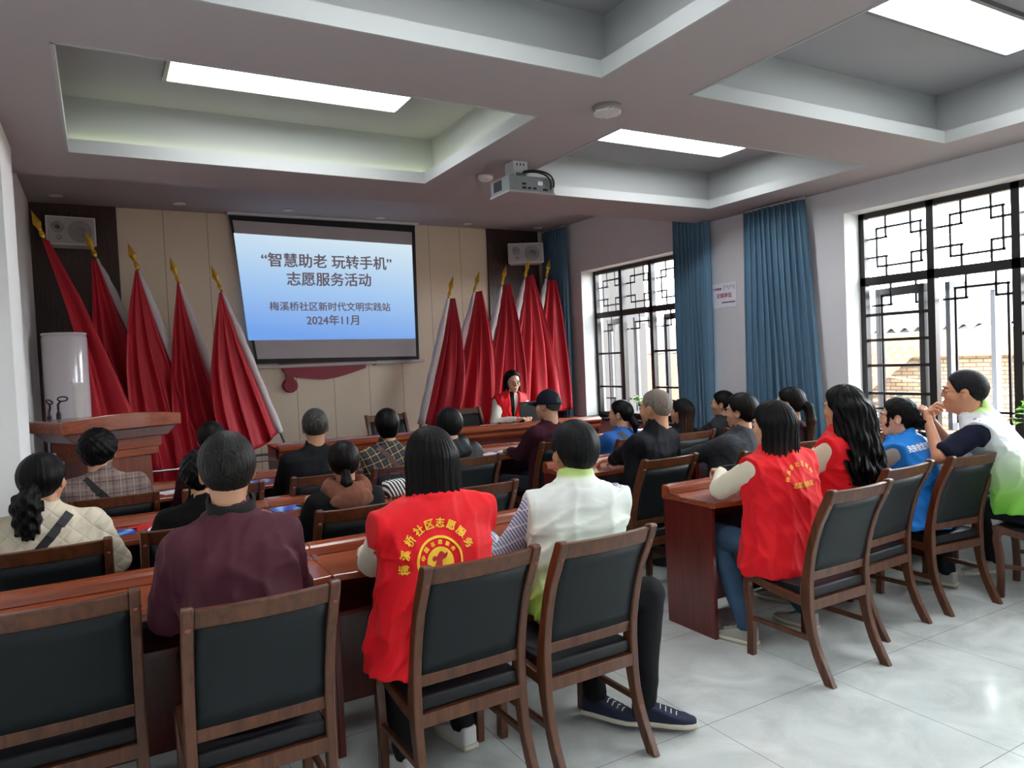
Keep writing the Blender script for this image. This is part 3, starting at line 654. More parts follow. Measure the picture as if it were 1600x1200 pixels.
# lectern, swivelled toward the room
t = empty('lectern', (0.02, 6.42, .15), math.radians(25), 'wide mahogany lectern with bowed top in the left corner of the stage', 'lectern')
n = 16; top = [(-.44+.88*i/n, -.30-.07*math.sin(math.pi*i/n)) for i in range(n+1)]+[(.44, .26), (-.44, .26)]
b = MB(); zt = lambda y_: 1.10
b.prism(top, 1.06, 1.15, 'Z')
for v_ in b.b.verts:
    v_.co.z += .035*math.cos(v_.co.x/.44*math.pi/2)*(1 if v_.co.z > 1.1 else .2)
b.build('top', M_DESK, t, bev=.006)
MB().prism([(-.42, 1.058), (.42, 1.058), (.34, .985), (-.34, .985)], -.27, .22, 'Y').build('cornice', M_DESKSIDE, t, bev=.004)
MB().box((-.31, -.23, .90), (.31, .2, .99), .008).box((-.29, -.215, .84), (.29, .185, .899), .006).build('moulded_neck', M_DESK, t)
MB().prism([(-.24, .84), (.24, .84), (.27, .0), (-.27, .0)], -.19, .17, 'Y').build('body', wood('lectern_wood', '#6b3426', '#84452f', .35, 'Z', .3), t, bev=.004)
MB().box((-.33, -.24, 0), (.33, .22, .09), .008).build('plinth', M_DESKSIDE, t)

# floor-standing air conditioner
t = empty('air_conditioner', (-.25, 7.35, .15), 0, 'tall white cylindrical air conditioner in the left corner', 'air conditioner')
def barrel(r0, z0, z1, sx=1): return [(r0*.97, z0), (r0, z0+.02), (r0, z1-.04), (r0*.97, z1-.012), (r0*.9, z1)]
ac = MB().lathe(barrel(.172, 0, 1.84), n=48); ac.build('body', mat('glossy_white', '#d9cfd4', .12, coat=.5), t, True)
MB().lathe([(.173, 1.835), (.17, 1.852), (.1, 1.858)], n=48).build('top_cap', M_LWHITE, t, True)
def cyl_patch(a0, a1, z0, z1, r):
    return lambda u, v: Vector((r*math.cos(a0+(a1-a0)*u), r*math.sin(a0+(a1-a0)*u), z0+(z1-z0)*v))
MB().grid(12, 2, cyl_patch(math.radians(-78), math.radians(-40), .35, 1.42, .1745)).build('outlet_panel', mat('outlet_grey', '#c4bfba', .25), t, True)
MB().grid(12, 1, cyl_patch(math.radians(-79), math.radians(-39), 1.42, 1.428, .176)).build('chrome_strip', M_METAL, t)
MB().grid(8, 1, cyl_patch(math.radians(-125), math.radians(-50), .30, .305, .1745)).build('seam', M_METAL, t)
MB().tube([(-.165, .03, .2), (-.175, .04, .8), (-.17, .03, 1.5)], .012, 6).build('hose', M_BLACK, t)

def mic_stand(x, y, h, label, rz):
    t = empty('microphone_stand', (x, y, .15), rz, label, 'microphone stand', 'black microphone stands by the air conditioner')
    MB().tube([(0, 0, .03), (0, 0, h*.5)], .012, 10).tube([(0, 0, h*.5), (0, 0, h-.04)], .008, 10).build('pole', M_BLACK, t)
    MB().lathe([(.13, 0), (.13, .015), (.02, .035), (.012, .04)], n=24).build('base', M_BLACK, t)
    MB().lathe([(.014, h-.16), (.018, h-.14), (.018, h-.08), (.012, h-.06)], n=12).build('collar', M_BLACK, t)
    c = MB().tube([(0, 0, h-.04), (.0, -.01, h), (.02, -.02, h+.03)], .009, 8)
    c.tube([(.035+.035*math.cos(a), -.03+.012*math.sin(a), h+.045+.018*math.sin(a)) for a in [2*math.pi*k/16 for k in range(17)]], .006, 6)
    c.build('microphone_clip', M_BLACK, t)
mic_stand(-.372, 6.93, 1.23, 'left of the two black microphone stands, against the wall by the air conditioner', 2.2)
mic_stand(-.31, 6.98, 1.25, 'right of the two black microphone stands, before the air conditioner', 0)

# ---------------------------------------------------------------- flags
M_RED2 = M_RED
def flag(tip, foot, Y, v_end, outer, label, seed, bulge=.05, z_foot=.15, yfoot=None, npleat=3, inner=None, s_end=None):
    """pole from tip to foot (x,z at depth Y); cloth between the pole and the outer edge polyline [(x,z)...]"""
    rnd = random.Random(seed)
    T = Vector((tip[0], Y, tip[1])); Fv = Vector((foot[0], Y if yfoot is None else yfoot, foot[1]))
    t = empty('flag', (foot[0], Fv.y, foot[1]), 0, label, 'flag', 'red flags on leaning poles with gold spearheads')
    o = -Vector(t.location)
    d = (T-Fv).normalized(); L_ = (T-Fv).length
    MB().tube([Fv+o, T-d*.22+o], .011, 10).build('pole', M_METAL, t, True)
    # spearhead: four-sided blade on a turned collar
    f = MB(); base = T-d*.22; q = d.to_track_quat('Z', 'Y').to_matrix().to_4x4()
    Mx = Matrix.Translation(base+o) @ q
    f.lathe([(.013, -.02), (.018, 0), (.024, .008), (.016, .02), (.02, .028), (.012, .045), (.018, .06), (.006, .075)], n=14, M=Mx)
    ring = [f.b.verts.new(Mx @ Vector(p)) for p in ((.04, 0, .115), (0, .034, .115), (-.04, 0, .115), (0, -.034, .115))]
    lo = [f.b.verts.new(Mx @ Vector(p)) for p in ((.012, 0, .055), (0, .01, .055), (-.012, 0, .055), (0, -.01, .055))]
    tp = f.b.verts.new(Mx @ Vector((0, 0, .235)))
    for k in range(4):
        f.b.faces.new((lo[k], lo[(k+1) % 4], ring[(k+1) % 4], ring[k])); f.b.faces.new((ring[k], ring[(k+1) % 4], tp))
    f.build('spearhead', M_GOLD, t)
    top = T-d*.26; end = T-d*(.26+v_end)
    # sleeve
    s_ = MB(); ph = rnd.random()*6
    se = top.lerp(end, 1 if s_end is None else s_end/v_end); s_.tube([top.lerp(se, k/16)+o for k in range(17)], [.013+.026*min(1, k/5)+.004*math.sin(k*1.9+ph) for k in range(17)], 12)
    s_.build('sleeve', M_SLEEVE, t, True)
    # cloth
    acc = [0]
    for a, b in zip(outer, outer[1:]): acc.append(acc[-1]+math.hypot(b[0]-a[0], b[1]-a[1]))
    def out(v):
        s = v*acc[-1]
        for k in range(len(outer)-1):
            if s <= acc[k+1]+1e-9:
                u = (s-acc[k])/max(1e-6, acc[k+1]-acc[k]); a, b = outer[k], outer[k+1]
                u2 = u; return a[0]+(b[0]-a[0])*u2, a[1]+(b[1]-a[1])*u2
        return outer[-1]
    def outs(v): 
        p = [out(min(1, max(0, v+dv))) for dv in (-.08, -.04, 0, .04, .08)]; w_ = (1, 2, 3, 2, 1) if .08 < v < .92 else (0, 0, 1, 0, 0)
        return sum(a[0]*k for a, k in zip(p, w_))/sum(w_), sum(a[1]*k for a, k in zip(p, w_))/sum(w_)
    sd_ = [rnd.uniform(-.5, .5) for _ in range(8)]
    def cl(u, v):
        a = top.lerp(end, v) if inner is None else Vector((np.interp(v, [0, .33, .66, 1], [q_[0] for q_ in inner]), Y-.13, np.interp(v, [0, .33, .66, 1], [q_[1] for q_ in inner]))); ox, oz = outs(v); b = Vector((ox, Y-.10-.06*v, oz))
        if inner is None: a = a+(Vector((b.x, Y, b.z))-a).normalized()*(.012+.028*min(1, v*3))
        p = a.lerp(b, u)
        A = (.012+.06*v**.8)
        wv = math.sin(u*math.pi*2*npleat+sd_[0]*3+v*1.3+sd_[1])+.45*math.sin(u*math.pi*2*(npleat*1.9)+sd_[2]*4-v*2)
        p.y -= .03+A*(.55+.5*wv)*min(1, u*8+.2)
        p.x += A*.35*math.cos(u*math.pi*2*npleat+sd_[3]*4)*min(1, u*6)*min(1, (1-u)*6)
        p.z -= .09*math.sin(math.pi*u)*v**6
        return p+o
    c = MB().grid(64, 48, cl); ob = c.build('cloth', M_RED2, t, True)
    md = ob.modifiers.new('thick', 'SOLIDIFY'); md.thickness = .003
flag((-.05, 2.97), (.95, .15), 7.85, 1.3, [(-.01, 2.7), (-.03, 2.14), (-.06, 1.55), (-.02, 1.05), (.05, .5)], 'second red flag from the left, behind the twisted one', 12, npleat=2, s_end=.95)
flag((.30, 2.85), (1.10, .15), 7.72, 1.75, [(.34, 2.59), (.26, 2.2), (.21, 1.7), (.22, 1.1), (.30, .36)], 'third red flag from the left, with broad folds', 13, s_end=1.05)
flag((.66, 2.74), (1.36, .15), 7.80, 1.75, [(.70, 2.51), (.64, 2.1), (.59, 1.6), (.57, 1.1), (.6, .36)], 'fourth red flag from the left', 14, s_end=1.05)
flag((1.01, 2.65), (1.85, .15), 7.64, 1.52, [(1.05, 2.38), (.98, 2.0), (.92, 1.6), (.93, 1.2), (1.0, .85)], 'fifth red flag from the left, nearest the screen, with a free lower corner', 15)
flag((-.44, 3.09), (.55, .15), 7.62, 1.95, [(-.37, 2.83), (-.24, 2.32), (-.12, 1.75), (-.08, 1.25), (-.02, 1.02)], 'leftmost red flag, twisted diagonally above the lectern', 11, npleat=1, inner=[(-.32, 2.82), (-.10, 2.30), (.10, 1.72), (.27, 1.2)])
flag((3.65, 2.60), (2.93, .15), 7.70, 1.50, [(3.60, 2.34), (3.65, 1.9), (3.65, 1.5), (3.6, 1.2), (3.5, .97)], 'red flag right of the screen, nearest to it', 21, npleat=2)
flag((4.04, 2.68), (3.20, .15), 7.78, 1.58, [(4.0, 2.44), (4.08, 2.0), (4.13, 1.6), (4.14, 1.2), (4.1, .9)], 'second red flag right of the screen', 22)
flag((4.37, 2.75), (3.58, .15), 7.70, 1.6, [(4.34, 2.52), (4.42, 2.0), (4.46, 1.5), (4.45, 1.1), (4.42, .85)], 'third red flag right of the screen, behind the presenter', 23, s_end=.95)
flag((4.76, 2.86), (3.95, .15), 7.80, 1.6, [(4.73, 2.65), (4.84, 2.2), (4.93, 1.8), (4.97, 1.4), (5.0, .95)], 'fourth red flag right of the screen, under the loudspeaker', 24, s_end=.95)
flag((5.15, 2.88), (4.42, .15), 7.92, 1.6, [(5.14, 2.6), (5.19, 2.2), (5.22, 1.7), (5.24, 1.3), (5.24, .95)], 'rightmost red flag, half hidden by the corner curtain', 25, npleat=2, s_end=.8)
# flag rack
t = empty('flag_rack', (.9, 7.45, .15), 0, 'metal rack holding the left group of flagpoles', 'flag rack')
MB().tube([(-.75, 0, .565), (.62, 0, .565)], .013, 8).tube([(-.75, .5, .565), (.62, .5, .565)], .013, 8).build('crossbar', M_METAL, t)
for x_ in (-.75, .62):
    for y_ in (0, .5): MB().tube([(x_, y_, 0), (x_, y_, .58)], .013, 8).build('upright', M_METAL, t)
# ---------------------------------------------------------------- implicit surfaces for bodies, hair and clothes
def col3(v): return np.array(v, dtype=np.float32).reshape(3, 1)
def ell(P, c, r, R=None):
    q = P-col3(c)
    if R is not None: q = np.asarray(R, dtype=np.float32).T @ q
    r = col3(r); k0 = np.sqrt(((q/r)**2).sum(0)); k1 = np.sqrt(((q/(r*r))**2).sum(0))+1e-6
    return k0*(k0-1)/k1
def cone(P, a, b, r1, r2):
    a = np.array(a, dtype=np.float32); b = np.array(b, dtype=np.float32); d = b-a
    q = P-a.reshape(3, 1); t = np.clip((d.reshape(1, 3) @ q)[0]/max(1e-9, float(d @ d)), 0, 1)
    return np.sqrt(((q-d.reshape(3, 1)*t)**2).sum(0))-(r1+(r2-r1)*t)
def smin(a, b, k=.03):
    h = np.maximum(k-np.abs(a-b), 0)/k; return np.minimum(a, b)-h*h*k*.25
def smax(a, b, k=.02): return -smin(-a, -b, k)
def sstep(a, b, x):
    t = np.clip((x-a)/(b-a), 0, 1); return t*t*(3-2*t)
def folds(P, seed, f=14., amp=1.):
    r = np.random.RandomState(seed); out = 0
    w = P+.02*np.sin(P[[1, 2, 0]]*23+r.rand()*6)+.035*np.sin(P[[2, 0, 1]]*9+r.rand()*6)
    for k in range(5):
        d = r.normal(size=3)*np.array([1, 1, .75]); d /= np.linalg.norm(d); fr = f*(1+.75*k)
        s = np.sin((d.reshape(1, 3) @ w)[0]*fr+r.rand()*6); out = out+(1-np.abs(s))**2/(1+.6*k)
    return (out-.9)*amp
def nets(fn, lo, hi, h):
    """surface nets: field -> (verts, quads)"""
    ax = [np.arange(a, b+h, h, dtype=np.float32) for a, b in zip(lo, hi)]; n = [len(a) for a in ax]
    X, Y, Z = np.meshgrid(*ax, indexing='ij'); P = np.stack([X.ravel(), Y.ravel(), Z.ravel()])
    V = fn(P).reshape(n).astype(np.float32)
    for s in (0, -1): V[s] = np.maximum(V[s], h*.5); V[:, s] = np.maximum(V[:, s], h*.5); V[:, :, s] = np.maximum(V[:, :, s], h*.5)
    S = V < 0; c = [S[i:n[0]-1+i, j:n[1]-1+j, k:n[2]-1+k] for i in (0, 1) for j in (0, 1) for k in (0, 1)]
    cnt = sum(x.astype(np.int8) for x in c); act = (cnt > 0) & (cnt < 8)
    I = np.argwhere(act); idx = -np.ones(act.shape, dtype=np.int64); idx[act] = np.arange(len(I))
    acc = np.zeros((len(I), 3), dtype=np.float32); w = np.zeros(len(I), dtype=np.float32)
    cor = [(i, j, k) for i in (0, 1) for j in (0, 1) for k in (0, 1)]
    val = {q: V[I[:, 0]+q[0], I[:, 1]+q[1], I[:, 2]+q[2]] for q in cor}
    for p in cor:
        for a in range(3):
            if p[a] == 0:
                q = list(p); q[a] = 1; q = tuple(q); v0, v1 = val[p], val[q]; m = (v0 < 0) != (v1 < 0)
                t = np.where(m, v0/np.where(m, v0-v1, 1), 0)
                pt = np.tile(np.array(p, dtype=np.float32), (len(I), 1)); pt[:, a] = t
                acc[m] += pt[m]; w[m] += 1
    vert = np.array(lo, dtype=np.float32)+(I+acc/w[:, None])*h
    F = []
    for a in range(3):
        b, cc = (a+1) % 3, (a+2) % 3
        sl0 = [slice(None)]*3; sl1 = [slice(None)]*3; sl0[a] = slice(0, n[a]-1); sl1[a] = slice(1, n[a])
        A, B = S[tuple(sl0)], S[tuple(sl1)]; E = np.argwhere(A != B)
        ok = (E[:, b] > 0) & (E[:, cc] > 0) & (E[:, b] < n[b]-1) & (E[:, cc] < n[cc]-1); E = E[ok]
        fl = A[E[:, 0], E[:, 1], E[:, 2]]
        q = []
        for db, dc in ((1, 1), (0, 1), (0, 0), (1, 0)):
            e = E.copy(); e[:, b] -= db; e[:, cc] -= dc; q.append(idx[e[:, 0], e[:, 1], e[:, 2]])
        q = np.stack(q, 1); q[~fl] = q[~fl][:, ::-1]; F.append(q)
    return vert, np.concatenate(F)
def mesh_obj(name, parts, m, parent, smooth=True):
    vs, fs, o = [], [], 0
    for v, f in parts: vs.append(v); fs.append(f+o); o += len(v)
    v = np.concatenate(vs); f = np.concatenate(fs)
    me = bpy.data.meshes.new(name); me.vertices.add(len(v)); me.vertices.foreach_set('co', v.astype(np.float32).ravel())
    me.loops.add(len(f)*4); me.loops.foreach_set('vertex_index', f.astype(np.int32).ravel())
    me.polygons.add(len(f)); me.polygons.foreach_set('loop_start', np.arange(0, len(f)*4, 4, dtype=np.int32)); me.polygons.foreach_set('loop_total', np.full(len(f), 4, dtype=np.int32))
    me.polygons.foreach_set('use_smooth', np.ones(len(f), dtype=bool)); me.update(calc_edges=True); me.validate()
    me.materials.append(m); ob = bpy.data.objects.new(name, me); COL.objects.link(ob); ob.parent = parent
    return ob

# ---------------------------------------------------------------- person materials
def skin(tone):
    n = 'skin_'+tone
    if n in MATS: return MATS[n]
    m = mat(n, tone, .5, bump=.08, bscale=250, dist=.0006, var=.08, vscale=30)
    P = m.node_tree.nodes['Principled BSDF']; P.inputs['Subsurface Weight'].default_value = .12; P.inputs['Subsurface Radius'].default_value = (.012, .004, .002); P.inputs['Subsurface Scale'].default_value = .4
    return m
def hair_mat(c1, c2=None, tips=None, key=''):
    n = 'hair_'+c1+str(c2)+str(tips)+key
    if n in MATS: return MATS[n]
    m = bpy.data.materials.new('hair'); t, N, L, P = nt(m); MATS[n] = m
    tc = N.new('ShaderNodeTexCoord'); mp = N.new('ShaderNodeMapping'); mp.inputs['Scale'].default_value = (1, 1, .07); L.new(tc.outputs['Object'], mp.inputs[0])
    n1 = N.new('ShaderNodeTexNoise'); n1.inputs['Scale'].default_value = 240; n1.inputs['Detail'].default_value = 3; n1.inputs['Distortion'].default_value = .3; L.new(mp.outputs[0], n1.inputs[0])
    r = N.new('ShaderNodeValToRGB'); r.color_ramp.elements[0].position = .38; r.color_ramp.elements[1].position = .68
    r.color_ramp.elements[0].color = lin(c1); r.color_ramp.elements[1].color = lin(c2 or c1); L.new(n1.outputs[0], r.inputs[0]); out = r.outputs[0]
    if tips:
        sx = N.new('ShaderNodeSeparateXYZ'); L.new(tc.outputs['Object'], sx.inputs[0]); mr = N.new('ShaderNodeMapRange'); mr.inputs[1].default_value = 1.12; mr.inputs[2].default_value = .86; L.new(sx.outputs[2], mr.inputs[0])
        mm = N.new('ShaderNodeMath'); mm.operation = 'MULTIPLY'; L.new(mr.outputs[0], mm.inputs[0]); L.new(n1.outputs[0], mm.inputs[1])
        mx = N.new('ShaderNodeMix'); mx.data_type = 'RGBA'; mx.inputs[7].default_value = lin(tips); L.new(mm.outputs[0], mx.inputs[0]); L.new(out, mx.inputs[6]); out = mx.outputs[2]
    L.new(out, P.inputs['Base Color']); P.inputs['Roughness'].default_value = .45; P.inputs['Specular IOR Level'].default_value = .12
    b = N.new('ShaderNodeBump'); b.inputs['Strength'].default_value = .5; b.inputs['Distance'].default_value = .0025; L.new(n1.outputs[0], b.inputs['Height']); L.new(b.outputs[0], P.inputs['Normal'])
    return m
def bands(N, L, src, axis_out, period, width, off=0):
    a = N.new('ShaderNodeMath'); a.operation = 'MULTIPLY_ADD'; a.inputs[1].default_value = 1/period; a.inputs[2].default_value = off; L.new(axis_out, a.inputs[0])
    f = N.new('ShaderNodeMath'); f.operation = 'FRACT'; L.new(a.outputs[0], f.inputs[0])
    l = N.new('ShaderNodeMath'); l.operation = 'LESS_THAN'; l.inputs[1].default_value = width; L.new(f.outputs[0], l.inputs[0]); return l.outputs[0]
def plaid(name, base, lines, rot=0, rough=.85):
    """lines: (colour, period, width, axis, offset, strength)"""
    m = bpy.data.materials.new(name); t, N, L, P = nt(m); tc = N.new('ShaderNodeTexCoord')
    mp = N.new('ShaderNodeMapping'); mp.inputs['Rotation'].default_value = (0, rot, 0); L.new(tc.outputs['Object'], mp.inputs[0])
    sx = N.new('ShaderNodeSeparateXYZ'); L.new(mp.outputs[0], sx.inputs[0]); out = None
    prev = N.new('ShaderNodeRGB'); prev.outputs[0].default_value = lin(base); out = prev.outputs[0]
    for c, per, wd, ax, off, st in lines:
        s = bands(N, L, None, sx.outputs[{'x': 0, 'y': 1, 'z': 2}[ax]], per, wd, off)
        mm = N.new('ShaderNodeMath'); mm.operation = 'MULTIPLY'; mm.inputs[1].default_value = st; L.new(s, mm.inputs[0])
        mx = N.new('ShaderNodeMix'); mx.data_type = 'RGBA'; mx.inputs[7].default_value = lin(c); L.new(mm.outputs[0], mx.inputs[0]); L.new(out, mx.inputs[6]); out = mx.outputs[2]
    L.new(out, P.inputs['Base Color']); P.inputs['Roughness'].default_value = rough;     return m
def zgrad(name, stops, rough=.6):
    m = bpy.data.materials.new(name); t, N, L, P = nt(m); tc = N.new('ShaderNodeTexCoord'); sx = N.new('ShaderNodeSeparateXYZ'); L.new(tc.outputs['Object'], sx.inputs[0])
    z0, z1 = stops[0][0], stops[-1][0]; mr = N.new('ShaderNodeMapRange'); mr.inputs[1].default_value = z0; mr.inputs[2].default_value = z1; L.new(sx.outputs[2], mr.inputs[0])
    r = N.new('ShaderNodeValToRGB'); L.new(mr.outputs[0], r.inputs[0]); el = r.color_ramp.elements
    el[0].color = lin(stops[0][1]); el[1].color = lin(stops[-1][1])
    for z, c in stops[1:-1]: e = el.new((z-z0)/(z1-z0)); e.color = lin(c)
    L.new(r.outputs[0], P.inputs['Base Color']); P.inputs['Roughness'].default_value = rough
    return m
def dk(c): return '#'+''.join('%02x' % int(int(c[i:i+2], 16)*.72) for i in (1, 3, 5))
def cloth(n, c, rough=.8, **k): return mat(n, c if sum(lin(c)[:3]) > .25 else dk(c), rough, bump=k.pop('bump', .15), bscale=k.pop('bscale', 350), dist=.001, sheen=k.pop('sheen', 0), spec=.22, **k)
M_EYEW = mat('eye_white', '#e8e2dc', .2); M_EYEB = mat('eye_iris', '#1a100c', .1); M_BROW = mat('eyebrow_hair', '#1c1512', .7); M_LIP = mat('lip_skin', '#a8574f', .4)
M_VESTRED = cloth('volunteer_red', '#e0131f', .6, sheen=.05, bump=.05); M_CREAM = cloth('cream_fleece', '#d8cfb8', .95, sheen=.4, bump=.6, bscale=160)
M_DENIM = cloth('blue_denim', '#38506a', .85, var=.25, vscale=12); M_DARKTR = cloth('dark_trouser', '#15171d', .8)
M_YEL = mat('yellow_print', '#f2c22a', .6); M_REDP = mat('deep_red_print', '#b8141d', .6); M_WPRINT = mat('white_print', '#e6eef6', .6)

# ---------------------------------------------------------------- hand
def hand_field(side, curl, spread=.1, thumb=(.5, .35)):
    """wrist at origin, fingers +y, back of hand +z, thumb on side*x; returns function of P in that frame"""
    prims = []
    def chain(p, d0, lens, rads, bends, ax):
        d = Vector(d0).normalized(); p = Vector(p)
        for l, (ra, rb), bnd in zip(lens, rads, bends):
            d = Matrix.Rotation(-bnd, 3, ax) @ d; q = p+d*l; prims.append((tuple(p), tuple(q), ra, rb, .003)); p = q
    xs = [.028, .0095, -.0095, -.027]; ln = [(.040, .024, .02), (.044, .028, .021), (.041, .026, .02), (.032, .02, .018)]
    pal = []
    for i, x in enumerate(xs):
        x *= side; base = (x, .082-.006*abs(i-1), 0); pal.append(((x*.62, .012, 0), base, .0135, .0108))
        dx = -.0+side*spread*(1.2-i)*.35
        chain(base, (dx, 1, 0), ln[i], [(.0092, .0085), (.0085, .0078), (.0078, .0065)], [curl*(.8+.08*i), curl*1.1, curl*.8], Vector((1, 0, 0)))
    tb = (side*.02, .018, -.006)
    d = Vector((side*.8, thumb[1]+.45, -.35-thumb[0]*.4)).normalized(); p = Vector(tb); q = p+d*.042
    prims.append((tuple(p), tuple(q), .0135, .0105, .01)); d2 = Vector((side*.25, 1, -.25-thumb[0]*.5)).normalized(); r = q+d2*.03; prims.append((tuple(q), tuple(r), .0105, .009, .004)); prims.append((tuple(r), tuple(r+d2*.024), .009, .007, .003))
    def f(P):
        v = None
        for a, b, r1, r2 in pal: c = cone(P, a, b, r1, r2); v = c if v is None else smin(v, c, .014)
        v = smin(v, cone(P, (0, -.05, 0), (0, .02, 0), .023, .021), .02)
        for a, b, r1, r2, k in prims: v = smin(v, cone(P, a, b, r1, r2), k)
        return v
    return f
def build_hand(M, side, curl, h, spread=.1, thumb=(.5, .35)):
    v, f = nets(hand_field(side, curl, spread, thumb), (-.085, -.045, -.085), (.085, .19, .05), h)
    A = np.array(M); return v @ A[:3, :3].T.astype(np.float32)+A[:3, 3].astype(np.float32), f

# ---------------------------------------------------------------- head
def head_field(fem=0):
    def f(P):
        v = ell(P, (0, -.010, .032), (.075, .095, .088))
        v = smin(v, ell(P, (0, .030, -.030), (.058-.003*fem, .060, .078)), .035)
        v = smin(v, ell(P, (0, .062, -.082), (.024, .024, .024)), .03)
        for s in (-1, 1):
            v = smin(v, ell(P, (s*.042, .060, -.018), (.022, .022, .02)), .02)
            v = smax(v, -ell(P, (s*.031, .104, .012), (.021, .017, .013)), .012)
            v = smin(v, ell(P, (s*.032, .082, .010), (.0175, .012, .0095)), .006)
            v = smin(v, cone(P, (s*.014, .088, .032), (s*.046, .078, .034), .007, .006), .012)
            a = ell(P, (s*.077, -.004, -.004), (.007, .019, .030), Matrix.Rotation(s*.35, 3, 'Z') @ Matrix.Rotation(.15, 3, 'X'))
            a = smax(a, -ell(P, (s*.086, .0, .0), (.007, .011, .018)), .006)
            v = smin(v, a, .010)
        v = smin(v, cone(P, (0, .088, .022), (0, .101, -.013), .007, .0100), .012)
        for s in (-1, 1): v = smin(v, ell(P, (s*.011, .093, -.018), (.008, .009, .007)), .006)
        v = smin(v, ell(P, (0, .088, -.046), (.022, .011, .0065)), .008)
        v = smin(v, ell(P, (0, .086, -.056), (.019, .011, .007)), .007)
        v = smax(v, -ell(P, (0, .103, -.0505), (.024, .008, .0018)), .004)
        v = smin(v, cone(P, (0, -.022, -.03), (0, -.030, -.13), .054-.006*fem, .053-.007*fem), .03)
        return v
    return f
def crn(P, t=0): return ell(P, (0, -.012, .032), (.077+t, .098+t, .092+t))
def strands(P, amp, freq, seed, wav=0):
    a = np.arctan2(P[0], -(P[1]+.02)); z = P[2]
    w = wav*np.sin(z*42+3*np.sin(a*3+seed))
    return amp*(np.sin(a*freq+2.2*np.sin(a*5+seed)+w+seed+z*6)+.6*np.sin(a*freq*2.3+1.7*w+2*np.sin(a*9+2*seed)+z*9))
def hair_field(style, seed):
    s = style
    def f(P):
        x, y, z = P; k = s.get('t', .012)
        v = crn(P, k)-strands(P, s.get('amp', .0012), s.get('fr', 26), seed, s.get('wav', 0))
        if s.get('curl'):
            c = s['curl']; v = v-c*(np.sin(x*95+seed)*np.sin(y*88+1)*np.sin(z*92+seed)+.5*np.sin(x*170)*np.sin(z*160+y*60))
        face = (y-s.get('fy', .030)-.62*np.maximum(z, -.05)-s.get('fz', 0))*.85      # hairline plane
        v = smax(v, face, .012)
        back = sstep(-.025, -.06, y)
        zb = s.get('side', -.012)*(1-back)+s.get('nape', -.065)*back+.004*np.sin(x*150+seed)+.003*np.sin(x*310)+.03*np.abs(x)*back
        v = smax(v, (zb-z)*.9, .012)
        if not s.get('cover'):
            ear = ell(P, (np.sign(1)*.082, .0, -.006), (.022, .026, .036)); ear2 = ell(P, (-.082, .0, -.006), (.022, .026, .036))
            v = smax(v, -np.minimum(ear, ear2), .01)
        if s.get('bulk'):
            b = s['bulk']; v2 = ell(P, (0, -.035, b[0]), (b[1], b[2], b[3]))-strands(P, s.get('amp', .0012)*1.6, s.get('fr', 26), seed, s.get('wav', 0))
            if s.get('curl'): v2 = v2-s['curl']*np.sin(x*95+seed)*np.sin(y*88+1)*np.sin(z*92+seed)
            v2 = smax(v2, (y-s.get('by', .02)), .02)
            v = smin(v, v2, .03)
        if s.get('long'):
            L_, w0, w1, bk = s['long'][:4]       # length below head centre, half widths, how far back the ends sit
            u = np.clip((.05-z)/(L_+.05), 0, 1); ww = w0+(w1-w0)*u; dd = .085*(1-u)**.8+.024+s.get('thick', 0); cy = -.02*(1-u)-bk*u-(.02 if not s.get('fwd') else 0)*u
            aa = np.arctan2(x/ww, -(y-cy)/dd); zz = z
            st = s.get('amp', .0012)*2.2*(np.sin(aa*s.get('fr', 26)*.55+seed+s.get('wav', 0)*np.sin(zz*38+2*np.sin(aa*4)))+.6*np.sin(aa*s.get('fr', 26)*1.3+seed*3+zz*16))
            q = (np.sqrt((x/ww)**2+((y-cy)/dd)**2)-1)*np.minimum(ww, dd)-st*(.4+u)
            if s.get('wav'): q = q-.009*u*np.sin(zz*36+x*26+seed)
            end = -L_+.022*np.sin(x*70+seed)*np.sin(x*31+1)+.010*np.sin(x*190+seed)+.02*np.abs(x)/.1
            q = smax(q, end-z, .012); q = smax(q, z-.06, .05)
            fr_ = s.get('front', .015); q = smax(q, (y-fr_)*.8, .012)
            v = smin(v, q, .02)
        for a, b, r1, r2 in s.get('tubes', ()):
            v = smin(v, cone(P, a, b, r1, r2)-strands(P, .0022, 30, seed, s.get('wav', 0))-(s.get('tcurl', 0)*np.sin(x*120+y*30)*np.sin(z*110+seed)), .012)
        return v
    return f

